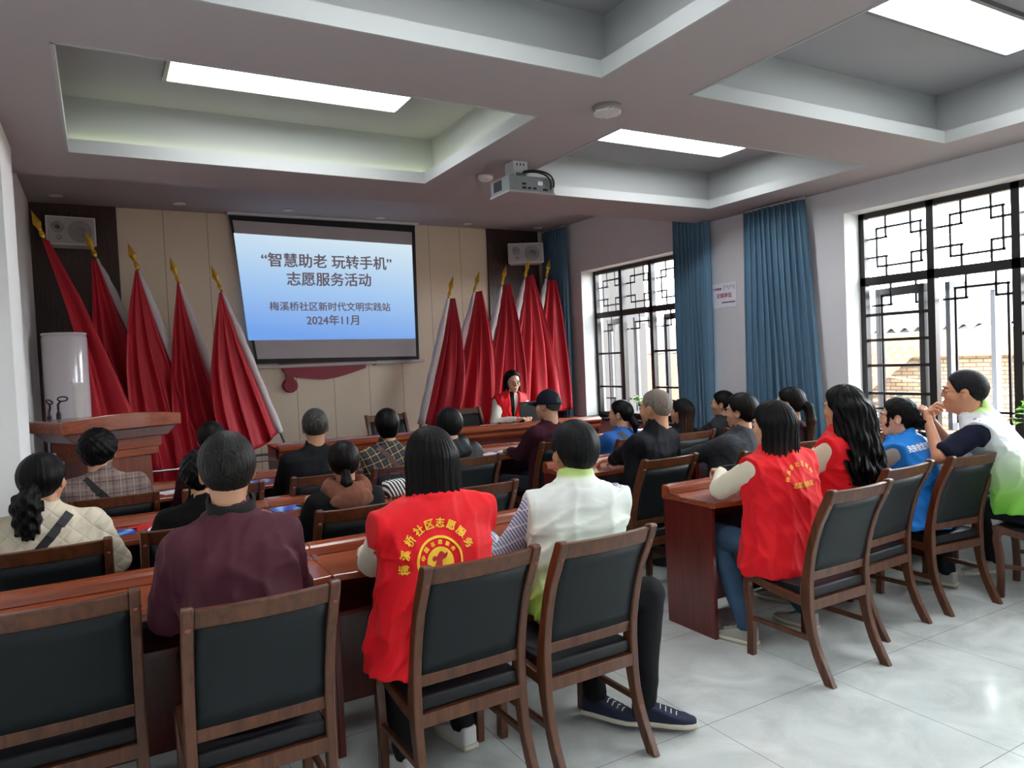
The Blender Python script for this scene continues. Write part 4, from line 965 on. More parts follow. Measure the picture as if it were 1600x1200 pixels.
TORSO = ([-.16, -.06, .04, .14, .24, .33, .40, .445, .48], [.165, .180, .170, .160, .172, .180, .160, .11, .062], [.115, .125, .115, .108, .116, .112, .092, .07, .055])
def person(x, y, label, head, yaw=0., S=1., fem=1, hy=0., hp=0., hr=0., tone='#c99878', hair=None, hairmat=None, top=None, vest=None, vmat=None, legs=None, arms=None, legmat=None, seat=.46, zf=0.,
           h=.011, hh=.0052, thick=.02, wide=1., seed=1, eyes=True, armhole=.175, feet=None, shoemat=None, sleeve='long', cap=False, glasses=False, wrists=None, scarf=None, hood=None, collar=None, curl=.7, vest_hem=.47, shortarm=None, fold=.0065, HS=1.0, handh=.0042, strap=None, vestw=1.0, extra=None):
    root = empty('person', (x, y, zf), yaw, label, 'person')
    rnd = random.Random(seed)
    Mi = root.matrix_basis.inverted() if False else (Matrix.Translation((x, y, zf)) @ Matrix.Rotation(yaw, 4, 'Z')).inverted()
    HC = Mi @ Vector((head[0], head[1], head[2]-.12*S))      # head centre, local
    HZ = seat+.085; nz = HC.z-.128*S; sc = (nz-HZ)/.465        # hip height, neck base, torso scale
    nb = Vector((HC.x*.82, HC.y*.86-.015, nz))
    def sh(z): # spine offset at height z
        t = np.clip((z-HZ)/(nz-HZ), -.2, 1.1); return nb.x*np.sign(t)*np.abs(t)**1.15, nb.y*np.sign(t)*np.abs(t)**1.25
    W_ = wide
    def torso(P, off=0., wk=1., dk=1.):
        z = P[2]; ox, oy = sh(z); t = (z-HZ)/sc
        w = np.interp(t, TORSO[0], TORSO[1])*W_*wk+off; d = np.interp(t, TORSO[0], TORSO[2])*(.55+.45*W_)*dk+off
        q = (np.abs((P[0]-ox)/w)**2.5+np.abs((P[1]-oy)/d)**2.5)**.4-1
        v = q*np.minimum(w, d)*.85
        v = smax(v, (z-(HZ+.475*sc+off*.4)), .03); v = smax(v, (HZ-.085)-z, .03)
        return v
    shz = HZ+.405*sc; so = sh(np.float32(shz)); yawt = .35*hy*0
    SH = {s: Vector((float(so[0])+s*.165*W_, float(so[1])-.005, shz-.01)) for s in (-1, 1)}
    A = {}
    wr = wrists or {}
    for s in (-1, 1):
        if s in wr: Wp = Mi @ Vector(wr[s][0]); 
        else: Wp = Vector((s*.10, max(.36, nb.y+.20), seat+.355))
        hint = Vector(wr[s][1]) if s in wr and len(wr[s]) > 1 and wr[s][1] else Vector((s*.42, -.25, -.95))
        a, b = .275*S, .245*S; D = Wp-SH[s]; L_ = min(D.length, (a+b)*.995); Wp = SH[s]+D.normalized()*L_
        c = (a*a-b*b+L_*L_)/(2*L_); hgt = math.sqrt(max(0, a*a-c*c)); dn = D.normalized(); hv = (hint-dn*hint.dot(dn)).normalized()
        A[s] = (SH[s], SH[s]+dn*c+hv*hgt, Wp)
    lg = {}
    for s in (-1, 1):
        hip = Vector((s*.095, .0, HZ-.005)); 
        if legs and s in legs: kn, an, toe = (Mi @ Vector(p) for p in legs[s])
        else: kn = Vector((s*.12, .40, HZ-.0)); an = Vector((s*.11, .36, .10)); toe = an+Vector((s*.02, .15, -.06))
        lg[s] = (hip, kn, an, toe)
    Rh = Matrix.Rotation(hy-yaw*1., 3, 'Z') @ Matrix.Rotation(hp, 3, 'X') @ Matrix.Rotation(hr, 3, 'Y')
    Rn = np.array(Rh); hc = np.array(HC, dtype=np.float32)
    S0 = S; S = S*HS
    def tohead(P): return (Rn.T.astype(np.float32) @ (P-hc.reshape(3, 1)))/S
    def place(vf):
        v, f = vf; return (v*S) @ Rn.T.astype(np.float32)+hc, f
    sk = skin(tone)
    # --- body: head, neck, trunk, limbs, hands in one mesh
    hf = head_field(fem)
    def bodyf(P):
        v = torso(P, -.012)
        v = smin(v, cone(P, nb+Vector((0, 0, -.02)), HC+Vector((0, -.02*S, -.05*S)), .056*S, .05*S), .03)
        for s in (-1, 1):
            a, e, w_ = A[s]; v = smin(v, cone(P, a, e, .046*S, .038*S), .02); v = smin(v, cone(P, e, w_, .037*S, .025*S), .012)
            hp_, kn, an, toe = lg[s]; v = smin(v, cone(P, hp_, kn, .068, .05), .02); v = smin(v, cone(P, kn, an, .048, .032), .015)
        return v
    allp = [p for s in (-1, 1) for p in (*A[s], *lg[s])]+[Vector((0, 0, HZ))]
    lo = [min(p[i] for p in allp)-.2 for i in range(3)]; hi = [max(p[i] for p in allp)+.2 for i in range(3)]
    lo[2] = max(lo[2], .06); lo[1] = min(lo[1], -.25); hi[2] = HC.z-.02
    parts = [nets(bodyf, lo, hi, .018 if not shortarm else .011)]
    parts.append(place(nets(hf, (-.105, -.13, -.15), (.105, .135, .14), hh/S)))
    for s in (-1, 1):
        a, e, w_ = A[s]; d = (w_-e).normalized(); up = Vector(wr[s][2]) if s in wr and len(wr[s]) > 2 else Vector((0, 0, 1))
        zz = (up-d*up.dot(d)).normalized(); xx = d.cross(zz)
        fd = d
        if s in wr and len(wr[s]) > 3: fd = Vector(wr[s][3]).normalized(); zz = (up-fd*up.dot(fd)).normalized(); xx = fd.cross(zz)
        Mh = Matrix(((xx.x, fd.x, zz.x, w_.x), (xx.y, fd.y, zz.y, w_.y), (xx.z, fd.z, zz.z, w_.z), (0, 0, 0, 1)))
        parts.append(build_hand(Mh, -s, curl, handh, thumb=(curl, .35)))
    mesh_obj('body', parts, sk, root)
    # --- face details
    def hp3(p): return Vector(p)*S
    def at_head(name, mb, m):
        o = mb.build(name, m, root, True); o.matrix_local = Matrix.Translation(HC) @ Rh.to_4x4() @ Matrix.Scale(S, 4); return o
    if eyes:
        for s in (-1, 1):
            at_head('eye', MB().lathe([(0.0005, -.0075), (.005, -.0055), (.0075, 0), (.005, .0055), (.0005, .0075)], n=12, M=Matrix.Translation((s*.031, .0895, .0085)) @ Matrix.Diagonal((1.5, .85, .62, 1))), M_EYEW)
            at_head('iris', MB().lathe([(.0001, .0), (.0044, .0), (.0035, .0012), (.0001, .0016)], n=12, M=Matrix.Translation((s*.031, .0955, .0085)) @ Matrix.Rotation(-math.pi/2, 4, 'X')), M_EYEB)
            at_head('eyebrow', MB().tube([(s*.016, .1, .030), (s*.031, .098, .0345), (s*.047, .085, .030)], [.002, .0025, .001], 6), M_BROW)
            at_head('eyelid', MB().tube([(s*.019, .0955, .012), (s*.031, .0985, .0148), (s*.044, .0885, .0105)], [.001, .0016, .0008], 6), M_BROW)
        at_head('lips', MB().tube([(-.021, .087, -.051), (-.01, .0975, -.0475), (0, .0985, -.049), (.01, .0975, -.0475), (.021, .087, -.051)], [.001, .0035, .003, .0035, .001], 8).tube([(-.017, .088, -.054), (0, .0965, -.0565), (.017, .088, -.054)], [.001, .0042, .001], 8), M_LIP)
    if glasses:
        g = MB()
        for s in (-1, 1):
            g.tube([(s*.033+.0215*math.cos(a), .104-.003*abs(math.cos(a)), .006+.0155*math.sin(a)) for a in [2*math.pi*k/20 for k in range(21)]], .0012, 6)
            g.tube([(s*.054, .100, .010), (s*.077, .06, .011), (s*.083, .0, .008)], .0012, 6)
        g.tube([(-.012, .106, .008), (0, .109, .010), (.012, .106, .008)], .0012, 6); at_head('glasses', g, mat('thin_dark_metal', '#4b4340', .3, .7))
    # --- hair
    if hair is not None:
        Lh = hair.get('long', (0,))[0]; tz = [min(a[2], b[2])-r2-.02 for a, b, r1, r2 in hair.get('tubes', ())]+[min(a[2], b[2])-r1 for a, b, r1, r2 in hair.get('tubes', ())]
        zlo = min([-.14, -Lh-.05]+tz); ylo = min([-.16]+[min(a[1], b[1])-max(r1, r2)-.02 for a, b, r1, r2 in hair.get('tubes', ())]); 
        if hair.get('long'): ylo = min(ylo, -hair['long'][3]-.13)
        hobj = mesh_obj('hair', [place(nets(hair_field(hair, seed), (-.16, ylo, zlo), (.16, .12, .165), hh*.85/S))], hairmat or hair_mat('#0e0d0e', '#1d1b1c'), root)
    if cap:
        m_ = MB(); pr = [(.089*math.cos(a), .03+.105*math.sin(a)) for a in [math.pi/2*k/8 for k in range(9)]]
        m_.lathe([(.091, .018)]+pr[:-1]+[(.006, .135)], n=36, M=Matrix.Translation((0, -.012, 0)) @ Matrix.Diagonal((1, 1.16, 1, 1)))
        m_.lathe([(.009, .134), (.007, .14), (.001, .141)], n=10, M=Matrix.Translation((0, -.012, 0)))
        m_.grid(16, 6, lambda u, v: Vector(((.084-.012*v)*math.sin((u-.5)*2.3), -.005+(.094+.088*v*math.cos((u-.5)*2.6))*math.cos((u-.5)*1.7), .040-.018*v-.02*(abs(u-.5)*2)**2*v)))
        o = at_head('cap', m_, cloth('navy_cap_cloth', '#141c30', .85)); md = o.modifiers.new('t', 'SOLIDIFY'); md.thickness = .003
    # --- clothing
    if sleeve == 'long': slv = lambda P, off: np.minimum(0, 0)
    def arms_f(P, off, upto='wrist', k=.04):
        v = None
        for s in (-1, 1):
            a, e, w_ = A[s]
            c = cone(P, a, e, .050*S+off, .043*S+off)
            if upto == 'wrist': c = smin(c, cone(P, e, e.lerp(w_, .90), .044*S+off, .030*S+off), .02)
            elif upto == 'short': c = cone(P, a, a.lerp(e, .80), .054*S+off, .054*S+off*1.2)
            v = c if v is None else np.minimum(v, c)
        return v
    def garment(P):
        v = torso(P, thick*(.8 if vest is None else .15)); v = smin(v, arms_f(P, thick*(.55 if vest is None else .4), 'short' if shortarm else 'wrist'), .05)
        v = smin(v, cone(P, nb+Vector((0, -.012, -.03)), nb+Vector((0, .012*S, .046*S)), .066*S, .059*S), .03)
        v = v-folds(P, seed, 12, fold)
        for s in (-1, 1): v = smax(v, -cone(P, A[s][2].lerp(A[s][1], .09), A[s][2], .0, .026*S) if not shortarm else -cone(P, A[s][0].lerp(A[s][1], .75), A[s][1], .03, .05), .006)
        v = smax(v, -cone(P, nb+Vector((0, .012, .03*S)), HC+Vector((0, .01, -.02)), .050*S, .062*S), .006)
        return v
    glo = [min(p[i] for s in (-1, 1) for p in A[s])-.13 for i in range(3)]; ghi = [max(p[i] for s in (-1, 1) for p in A[s])+.13 for i in range(3)]
    glo[0] = min(glo[0], -.32); ghi[0] = max(ghi[0], .32); glo[1] = min(glo[1], -.26); ghi[1] = max(ghi[1], .26); glo[2] = min(glo[2], HZ-.12); ghi[2] = nz+.13
    G = mesh_obj('jacket' if vest is None else 'shirt', [nets(garment, glo, ghi, h)], top, root)
    if vest is not None:
        flare = vest.get('flare', .03)
        def vf(P):
            z = P[2]; ox, oy = sh(z); t = (z-HZ)/sc
            w = np.interp(t, TORSO[0], TORSO[1])*W_*vestw; w = np.where(t < .36, np.maximum(w, .175*W_*vestw), w)+.038+flare*sstep(.3, -.15, t)
            w = np.where((t > .30) & (t < .47), np.maximum(w, (.225-(t-.30)*.62)*W_*vestw), w)
            d = np.interp(t, TORSO[0], TORSO[2])+.034+flare*.7*sstep(.3, -.15, t)
            q = ((np.abs((P[0]-ox)/w)**2.7+np.abs((P[1]-oy)/d)**2.7)**(1/2.7)-1)*np.minimum(w, d)*.85
            for s in (-1, 1): q = smin(q, cone(P, (float(so[0]), float(so[1])-.01, shz+.0), SH[s]+Vector((s*.07, 0, -.012)), .100, .077), .03)
            q = smax(q, z-(HZ+.47*sc)-.012+.22*np.abs(P[0]-ox)-.03, .03); q = smax(q, vest_hem-z, .008)
            q = q-folds(P, seed+7, 11, .012)
            # armholes
            for s in (-1, 1):
                a, e, w_ = A[s]; aa = a+(a-Vector((float(so[0]), float(so[1]), a.z)))*.0
                q = smax(q, (s*(P[0]-ox)-vest.get('hole', .212)*W_-.25*np.maximum(0, shz-.12-z))*1., .006) if vest.get('cut', 1) else q
            c = cone(P, nb+Vector((0, -.016, -.028)), nb+Vector((0, .006, .040*S)), .080*S, .073*S); q = smin(q, c, .02)
            lp = np.sqrt((np.sqrt((P[0]-nb.x)**2+(P[1]-nb.y-.0)**2)-.088)**2+(P[2]-(nz+.012))**2)-.012; q = smin(q, lp, .012)
            q = smax(q, -cone(P, nb+Vector((0, .012, -.005)), HC+Vector((0, .0, -.02)), .060*S, .075*S), .005)
            # hollow: thin shell opened at the front
            if vest.get('open'): q = smax(q, -(np.maximum(np.abs(P[0]-ox)-.010-.055*sstep(HZ+.15, nz, z), -(P[1]-oy))), .006)
            return q
        vl = [glo[0]-.04, glo[1]-.06, vest_hem-.03]; vh = [ghi[0]+.04, ghi[1]+.06, nz+.11]
        V = mesh_obj('vest', [nets(vf, vl, vh, h*.85)], vmat, root)
        root['_v'] = 1
    if collar:
        def cf(P):
            q = P-col3(nb+Vector((0, .004, .024*S))); q[2] = q[2]-.25*q[1]; return np.maximum(np.abs(np.sqrt(q[0]**2+q[1]**2)-.069*S)-.006, np.abs(q[2])-.026)
        mesh_obj('collar', [nets(cf, (nb.x-.1, nb.y-.1, nz-.05), (nb.x+.1, nb.y+.1, nz+.1), .006)], collar, root)
    if scarf:
        def sf(P):
            q = P-col3(nb+Vector((0, -.015, .0))); rr = np.sqrt((q[0]/1.18)**2+q[1]**2); v = np.sqrt((rr-.078)**2+((q[2]+.006-.2*np.minimum(0, q[1]))*.62)**2)-.040
            v = smin(v, ell(q, (0, -.105, -.05), (.12, .03, .055)), .03); return v-folds(P, seed+3, 24, .006)
        mesh_obj('scarf' if scarf[0] == 's' else 'hood', [nets(sf, (nb.x-.22, nb.y-.22, nz-.16), (nb.x+.22, nb.y+.2, nz+.1), h*.8)], scarf[1], root)
    if strap:
        s0 = strap[0]; pts = []
        bv = BVHTree.FromPolygons([v.co.copy() for v in G.data.vertices], [p.vertices[:] for p in G.data.polygons])
        b = MB(); prev = None
        for k in range(15):
            t = k/14; px_ = nb.x+(s0*(.07+.02*W_))*(1-t)-s0*.17*W_*t; pz = nz-.01-(.30*sc)*t
            hit = bv.ray_cast(Vector((px_, -1.2, pz)), Vector((0, 1, 0)))
            if hit[0] is None: continue
            c = hit[0]+Vector((0, -.004, 0)); wv = Vector((.30*sc, 0, -s0*(.07+.19*W_))).normalized()*.019
            cur = (c-wv, c+wv)
            if prev: 
                a = [b.b.verts.new(q) for q in (prev[0], prev[1], cur[1], cur[0])]; b.b.faces.new(a)
            prev = cur
        o = b.build('shoulder_strap', strap[1], root); md = o.modifiers.new('t', 'SOLIDIFY'); md.thickness = .004
    def trou(P):
        v = ell(P, (0, .0, HZ-.005), (.175*(.6+.4*W_), .14, .1))
        for s in (-1, 1):
            hp_, kn, an, toe = lg[s]; v = smin(v, cone(P, hp_, kn, .082, .066), .03); v = smin(v, cone(P, kn, an+Vector((0, 0, .0)), .064, .052), .02)
        v = smax(v, .075-P[2], .006); v = smax(v, seat-.002-P[2], .01) if False else v
        return v-folds(P, seed+11, 15, .004)
    tl = [min(p[i] for s in (-1, 1) for p in lg[s])-.14 for i in range(3)]; th = [max(p[i] for s in (-1, 1) for p in lg[s])+.14 for i in range(3)]
    tl[2] = .05; tl[1] = min(tl[1], -.2)
    if legmat is not False: mesh_obj('trousers', [nets(trou, tl, th, .013)], legmat or M_DARKTR, root)
    for s in (-1, 1):
        hp_, kn, an, toe = lg[s]; d = Vector((toe.x-an.x, toe.y-an.y, 0)).normalized(); heel = Vector((an.x, an.y, .0))-d*.055; lift = max(0, an.z-.10)
        def shf(P):
            q = P-col3(heel+Vector((0, 0, lift))); u = d.x*q[0]+d.y*q[1]; v_ = -d.y*q[0]+d.x*q[1]
            w = np.interp(u, [0, .06, .16, .22, .27], [.033, .035, .045, .043, .025]); tz = np.interp(u, [0, .05, .11, .2, .27], [.095, .10, .078, .048, .034])
            k = np.maximum(np.abs(v_)-w+.012, 0)**2+np.maximum(q[2]-tz+.012, 0)**2+np.maximum(.012-q[2], 0)**2+np.maximum(u-.258, 0)**2+np.maximum(.012-u, 0)**2
            return np.sqrt(k)-.012
        c = heel+d*.13; R_ = .2; z0 = lift
        o = mesh_obj('shoe', [nets(shf, (c.x-R_, c.y-R_, z0-.012), (c.x+R_, c.y+R_, z0+.12), .0075)], (shoemat or mat('dark_shoe', '#1b1b1e', .5)), root)
        if shoemat:
            def slf(P):
                q = P-col3(heel+Vector((0, 0, lift))); u = d.x*q[0]+d.y*q[1]; v_ = -d.y*q[0]+d.x*q[1]
                w = np.interp(u, [0, .06, .16, .22, .27], [.033, .035, .045, .043, .025])+.004
                return np.sqrt(np.maximum(np.abs(v_)-w+.006, 0)**2+np.maximum(np.abs(q[2]-.013)-.006, 0)**2+np.maximum(u-.268, 0)**2+np.maximum(.0-u, 0)**2)-.006
            mesh_obj('sole', [nets(slf, (c.x-R_, c.y-R_, z0-.012), (c.x+R_, c.y+R_, z0+.05), .006)], mat('pale_sole', '#c9c2b0', .7), root).parent = root
            lc = MB()
            for k in range(4):
                p0 = heel+d*(.12+.022*k)+Vector((0, 0, .083-.009*k+lift)); n_ = Vector((-d.y, d.x, 0))*.02; lc.tube([p0-n_-Vector((0, 0, .006)), p0+Vector((0, 0, .003)), p0+n_-Vector((0, 0, .006))], .0025, 5)
            lc.build('laces', mat('white_lace', '#dcdad2', .8), root)
    return dict(root=root, A=A, nb=nb, HC=HC, HZ=HZ, nz=nz, sc=sc, V=(V if vest is not None else None), G=G)
def back_print(pd, glyphs, m, name='lettering', off=.004):
    """glyph groups laid on the back of the vest; glyphs: (text, cx, cz, width, angle)"""
    V = pd['V']; bv = BVHTree.FromPolygons([v.co.copy() for v in V.data.vertices], [p.vertices[:] for p in V.data.polygons])
    bm = bmesh.new()
    for g in glyphs:
        if g[0] == '#poly':
            pts = g[1]; vs = [bm.verts.new((px_, 0, pz)) for px_, pz in pts]; bm.faces.new(vs); continue
        if g[0] == '#ring':
            _, cx, cz, r0, r1, n = g; A_ = [[bm.verts.new((cx+r*math.cos(a), 0, cz+r*math.sin(a))) for a in [2*math.pi*k/n for k in range(n)]] for r in ([r0, (r0+r1)/2, r1] if r1-r0 < .02 else [r0+(r1-r0)*k/6 for k in range(7)])]
            for ra, rb in zip(A_, A_[1:]):
                for k in range(n): bm.faces.new((ra[k], ra[(k+1) % n], rb[(k+1) % n], rb[k]))
            continue
        tx, cx, cz, wd, ang = g[:5]; me = text_mesh(tx, 1, .035); co = np.empty(len(me.vertices)*3); me.vertices.foreach_get('co', co); co = co.reshape(-1, 3)
        c = (co.max(0)+co.min(0))/2; k = wd/max(co[:, 0].max()-co[:, 0].min(), .5*len(tx)*.9); co = (co-c)*k; ca, sa = math.cos(ang), math.sin(ang)
        vs = [bm.verts.new((cx+p[0]*ca-p[1]*sa, 0, cz+p[0]*sa+p[1]*ca)) for p in co]
        for p in me.polygons:
            try: bm.faces.new([vs[i] for i in p.vertices])
            except ValueError: pass
        bpy.data.meshes.remove(me)
    bmesh.ops.triangulate(bm, faces=bm.faces)
    es = [e for e in bm.edges if e.calc_length() > .012]
    for _ in range(2):
        if es: bmesh.ops.subdivide_edges(bm, edges=es, cuts=1); bmesh.ops.triangulate(bm, faces=bm.faces)
        es = [e for e in bm.edges if e.calc_length() > .012]
    for v in bm.verts:
        hit = bv.ray_cast(Vector((v.co.x, -1.5, v.co.z)), Vector((0, 1, 0)))
        v.co.y = (hit[0].y if hit[0] else 0)-off
    bmesh.ops.recalc_face_normals(bm, faces=bm.faces)
    me = bpy.data.meshes.new(name); bm.to_mesh(me); bm.free(); me.materials.append(m); o = bpy.data.objects.new(name, me); COL.objects.link(o); o.parent = V
    return o
# ---------------------------------------------------------------- the people
def look(x, y, tx=2.5, ty=8.3, k=.9): return -math.atan2(tx-x, ty-y)*k
BLK = hair_mat('#040405', '#100f10'); BRN = hair_mat('#070606', '#171210'); GREY = hair_mat('#101011', '#55534f', key='g'); DGREY = hair_mat('#08090a', '#1e1e20', key='d')
TIP = hair_mat('#050506', '#131011', tips='#6b4634'); SILV = hair_mat('#5a544c', '#8a8276', key='s')
SHORT = dict(amp=.0006, t=.012, nape=-.085, side=-.002, fy=.022)
def H(**k): d = dict(SHORT); d.update(k); return d
SNK = mat('white_sneaker', '#c6c4c2', .7, bump=.3, bscale=60); GSNK = mat('grey_sneaker', '#a09e97', .8, bump=.4, bscale=60); NAVYSH = mat('navy_canvas', '#15203a', .8)

# back row, left block
person(.38, 2.56, 'man in a maroon jacket with thinning grey-black hair, back row, left foreground', (.365, 2.66, 1.385), hy=look(.4, 2.6, 3.4)*.25, S=1.07, fem=0, wide=.98, thick=.03, collar=mat('black_rib', '#141113', .9), fold=.013, HS=1.0,
       tone='#b98a6c', hair=H(t=.012, nape=-.085), hairmat=hair_mat('#0a0a0b', '#302e2c', key='m'), top=cloth('maroon_jacket', '#62283a', .62, var=.12, vscale=5), h=.009, seed=3,
       wrists={1: ((.56, 3.02, .80), (.3, -.2, -1)), -1: ((.20, 3.0, .80), (-.3, -.2, -1))})
p11 = person(1.055, 2.54, 'woman with long straight black hair in a red vest with yellow emblem, centre bottom', (1.105, 2.62, 1.335), hy=-.1, fem=1, HS=1.05, wide=1.06, thick=.022,
       hair=H(t=.014, long=(.27, .103, .106, .035), front=-.005, fr=34, amp=.0014, cover=1), hairmat=TIP, top=M_CREAM, vest=dict(flare=.045, hole=.236), vmat=M_VESTRED, h=.009, hh=.0042, seed=5, shoemat=SNK,
       legs={1: ((1.22, 2.86, .54), (1.24, 2.72, .10), (1.22, 2.86, .04)), -1: ((.98, 2.90, .54), (.95, 2.62, .11), (.93, 2.78, .04))}, wrists={1: ((1.26, 3.02, .80),), -1: ((.96, 3.02, .80),)}, vest_hem=.475)
R0 = Vector(p11['root'].location)
cx, cz = 1.045-1.055, .875
arc = [('梅', 186), ('溪', 163), ('桥', 141), ('社', 120), ('区', 100), ('志', 81), ('愿', 61), ('服', 42), ('务', 21)]
back_print(p11, [(c, cx+.133*math.cos(math.radians(a)), cz+.137*math.sin(math.radians(a)), .036, math.radians(a-90)) for c, a in arc]+[('#ring', cx, cz, .083, .092, 64)], M_YEL, off=.0045)
back_print(p11, [(c, cx+.069*math.cos(math.radians(a)), cz+.069*math.sin(math.radians(a)), .017, math.radians(a-90)) for c, a in (('中', 161), ('国', 135), ('志', 109), ('愿', 83), ('服', 58), ('务', 34))], M_YEL, off=.0045)
back_print(p11, [('#ring', cx, cz, .0005, .053, 48)], M_YEL, 'emblem_disc', .0045)
bird = [(.17, .70), (.02, .66), (-.08, .49), (-.25, .38), (-.42, .46), (-.56, .40), (-.62, .22), (-.50, .10), (-.34, .14), (-.22, .08), (-.3, -.1), (-.46, -.24), (-.2, -.22), (0, -.45), (.12, -.2), (.1, 0), (.18, .14), (.42, .22), (.56, .38), (.60, .62), (.40, .48), (.22, .45), (.28, .6)]
back_print(p11, [('#poly', [(cx+.053*a, cz+.053*b) for a, b in bird])], M_REDP, 'emblem_figure', .006)

ST = plaid('blue_striped_shirt', '#b9bfd0', [('#4a5478', .0125, .42, 'x', 0, .9), ('#e5e7ee', .05, .12, 'z', 0, .5)], rot=.5)
VW = zgrad('white_lime_vest', [(.46, '#7cc33e'), (.62, '#a6cf5e'), (.80, '#d2dccb'), (1.04, '#dde2de'), (1.085, '#dbe3d3'), (1.10, '#b9d67c'), (1.2, '#b4d36f')], .6)
person(1.735, 2.56, 'man in a white and lime vest over a striped shirt, back row by the aisle', (1.79, 2.62, 1.30), yaw=-.28, hy=-.12, S=1.03, HS=1.09, fem=0, wide=1.08, tone='#b98869',
       hair=H(t=.014, nape=-.088, side=-.012), hairmat=DGREY, top=ST, vest=dict(flare=.02, hole=.215), vmat=VW, h=.009, hh=.0045, seed=8, shoemat=NAVYSH,
       legs={1: ((2.03, 2.44, .56), (1.95, 2.40, .12), (2.09, 2.27, .04)), -1: ((1.92, 2.80, .54), (1.82, 2.58, .12), (1.90, 2.44, .05))}, wrists={1: ((1.86, 3.02, .80),), -1: ((1.50, 3.0, .80),)}, vest_hem=.52)

# back row, right block
JB = {1: ((3.22, 3.04, .56), (3.43, 2.74, .10), (3.42, 2.90, .04)), -1: ((3.02, 3.02, .55), (2.985, 2.78, .10), (2.955, 2.93, .04))}
p19 = person(3.12, 2.62, 'woman with brown-tipped straight hair in a red vest, holding a pen at the desk end', (3.10, 2.66, 1.30), yaw=-.12, hy=.10, S=.98, HS=1.06, wide=.98, thick=.03, tone='#d0a183',
       hair=H(t=.016, long=(.31, .105, .125, .05), front=-.0, fr=38, amp=.002, cover=1), hairmat=TIP, top=M_CREAM, vest=dict(flare=.06), vmat=M_VESTRED, h=.009, hh=.0045, seed=12, shoemat=GSNK, legmat=M_DENIM, legs=JB,
       wrists={-1: ((3.10, 3.04, .895), (-1, -.25, -.75), (0, -.2, 1), (.35, 1, .05)), 1: ((3.22, 2.96, .885), (1, -.2, -.7), (0, -.2, 1), (-.35, 1, .02))}, curl=.9, vest_hem=.43, handh=.0036)
def loc(pd, X, Y): 
    r = pd['root']; q = (Matrix.Translation(r.location) @ Matrix.Rotation(r.rotation_euler.z, 4, 'Z')).inverted() @ Vector((X, Y, 0)); return q.x
x0 = loc(p19, 3.118, 2.48)
back_print(p19, [('志愿服务队', x0, .895, .155, -.0)]+[(c, x0-.01+.10*math.cos(math.radians(a)), .915+.085*math.sin(math.radians(a)), .026, math.radians(a-90)) for c, a in (('梅', 170), ('溪', 146), ('桥', 124), ('社', 100), ('区', 76), ('新', 52), ('时', 28))], mat('orange_yellow_print', '#e8a52a', .6), off=.005)
tag(MB().tube([(3.13, 3.10, .915), (3.23, 3.05, .925)], .0045, 8).build('pen', M_BLACK), 'black pen in the hands of the red-vested woman at the aisle end', 'pen')
p20 = person(3.80, 2.74, 'woman with long wavy black hair over a red volunteer vest', (3.74, 2.70, 1.345), yaw=.05, hy=look(3.8, 2.7)*.6, HS=1.05, S=1.0, wide=.98, thick=.03,
       hair=H(t=.018, long=(.40, .112, .145, .12), front=.0, fr=20, amp=.0035, wav=1.6, cover=1, thick=.035), hairmat=BLK, top=M_CREAM, vest=dict(flare=.03), vmat=M_VESTRED, h=.010, hh=.005, seed=15, shoemat=GSNK,
       wrists={1: ((3.95, 3.10, .80),), -1: ((3.62, 3.12, .80),)}, vest_hem=.44)
x0 = loc(p20, 3.80, 2.5)
back_print(p20, [('梅', x0-.26, .935, .034, .1), ('#ring', x0, .925, .150, .162, 72), ('#ring', x0, .925, .0005, .105, 48)], M_YEL, off=.005)
back_print(p20, [(c, x0+.128*math.cos(math.radians(a)), .925+.128*math.sin(math.radians(a)), .016 if c != 'i' else .008, math.radians(a+90)) for c, a in (('C', 200), ('h', 208), ('i', 214), ('n', 220), ('a', 228))], M_YEL, off=.005)
p21 = person(4.42, 2.66, 'woman in a bright blue vest with white lettering, hair in a loose bun', (4.33, 2.74, 1.245), yaw=.18, hy=.55, hp=.02, S=.98, wide=.96, thick=.02, tone='#d3a58a', eyes=True,
       hair=H(t=.016, nape=-.075, side=-.03, fy=.03, bulk=(-.055, .045, .05, .04), by=-.03, curl=.002, tubes=[((.0, -.11, -.02), (.0, -.165, -.045), .038, .030), ((0, -.15, -.03), (.01, -.20, -.02), .022, .006), ((-.064, .050, .03), (-.062, .058, -.05), .010, .006), ((.064, .050, .03), (.062, .058, -.05), .010, .006)], tcurl=.006), hairmat=BLK,
       top=cloth('grey_sweater', '#9a9e9b', .9), vest=dict(flare=.03), vmat=cloth('volunteer_blue', '#1f7fd6', .55, sheen=.05, bump=.05), h=.010, hh=.0048, seed=18, shoemat=GSNK,
       wrists={1: ((4.55, 3.10, .80),), -1: ((4.2, 3.10, .80),)}, vest_hem=.46)
x0 = loc(p21, 4.33, 2.48)
back_print(p21, [('我来教您用手机', x0+.02, .965, .29, .05), ('万场课堂进社区', x0+.10, .885, .27, .05)], M_WPRINT, off=.005)
VG = zgrad('white_green_vest', [(.50, '#6fc83a'), (.66, '#8fcf57'), (.86, '#c4d6b8'), (1.0, '#d6dbdc'), (1.155, '#d2d6da'), (1.17, '#b5d97a'), (1.3, '#a9d265')], .55)
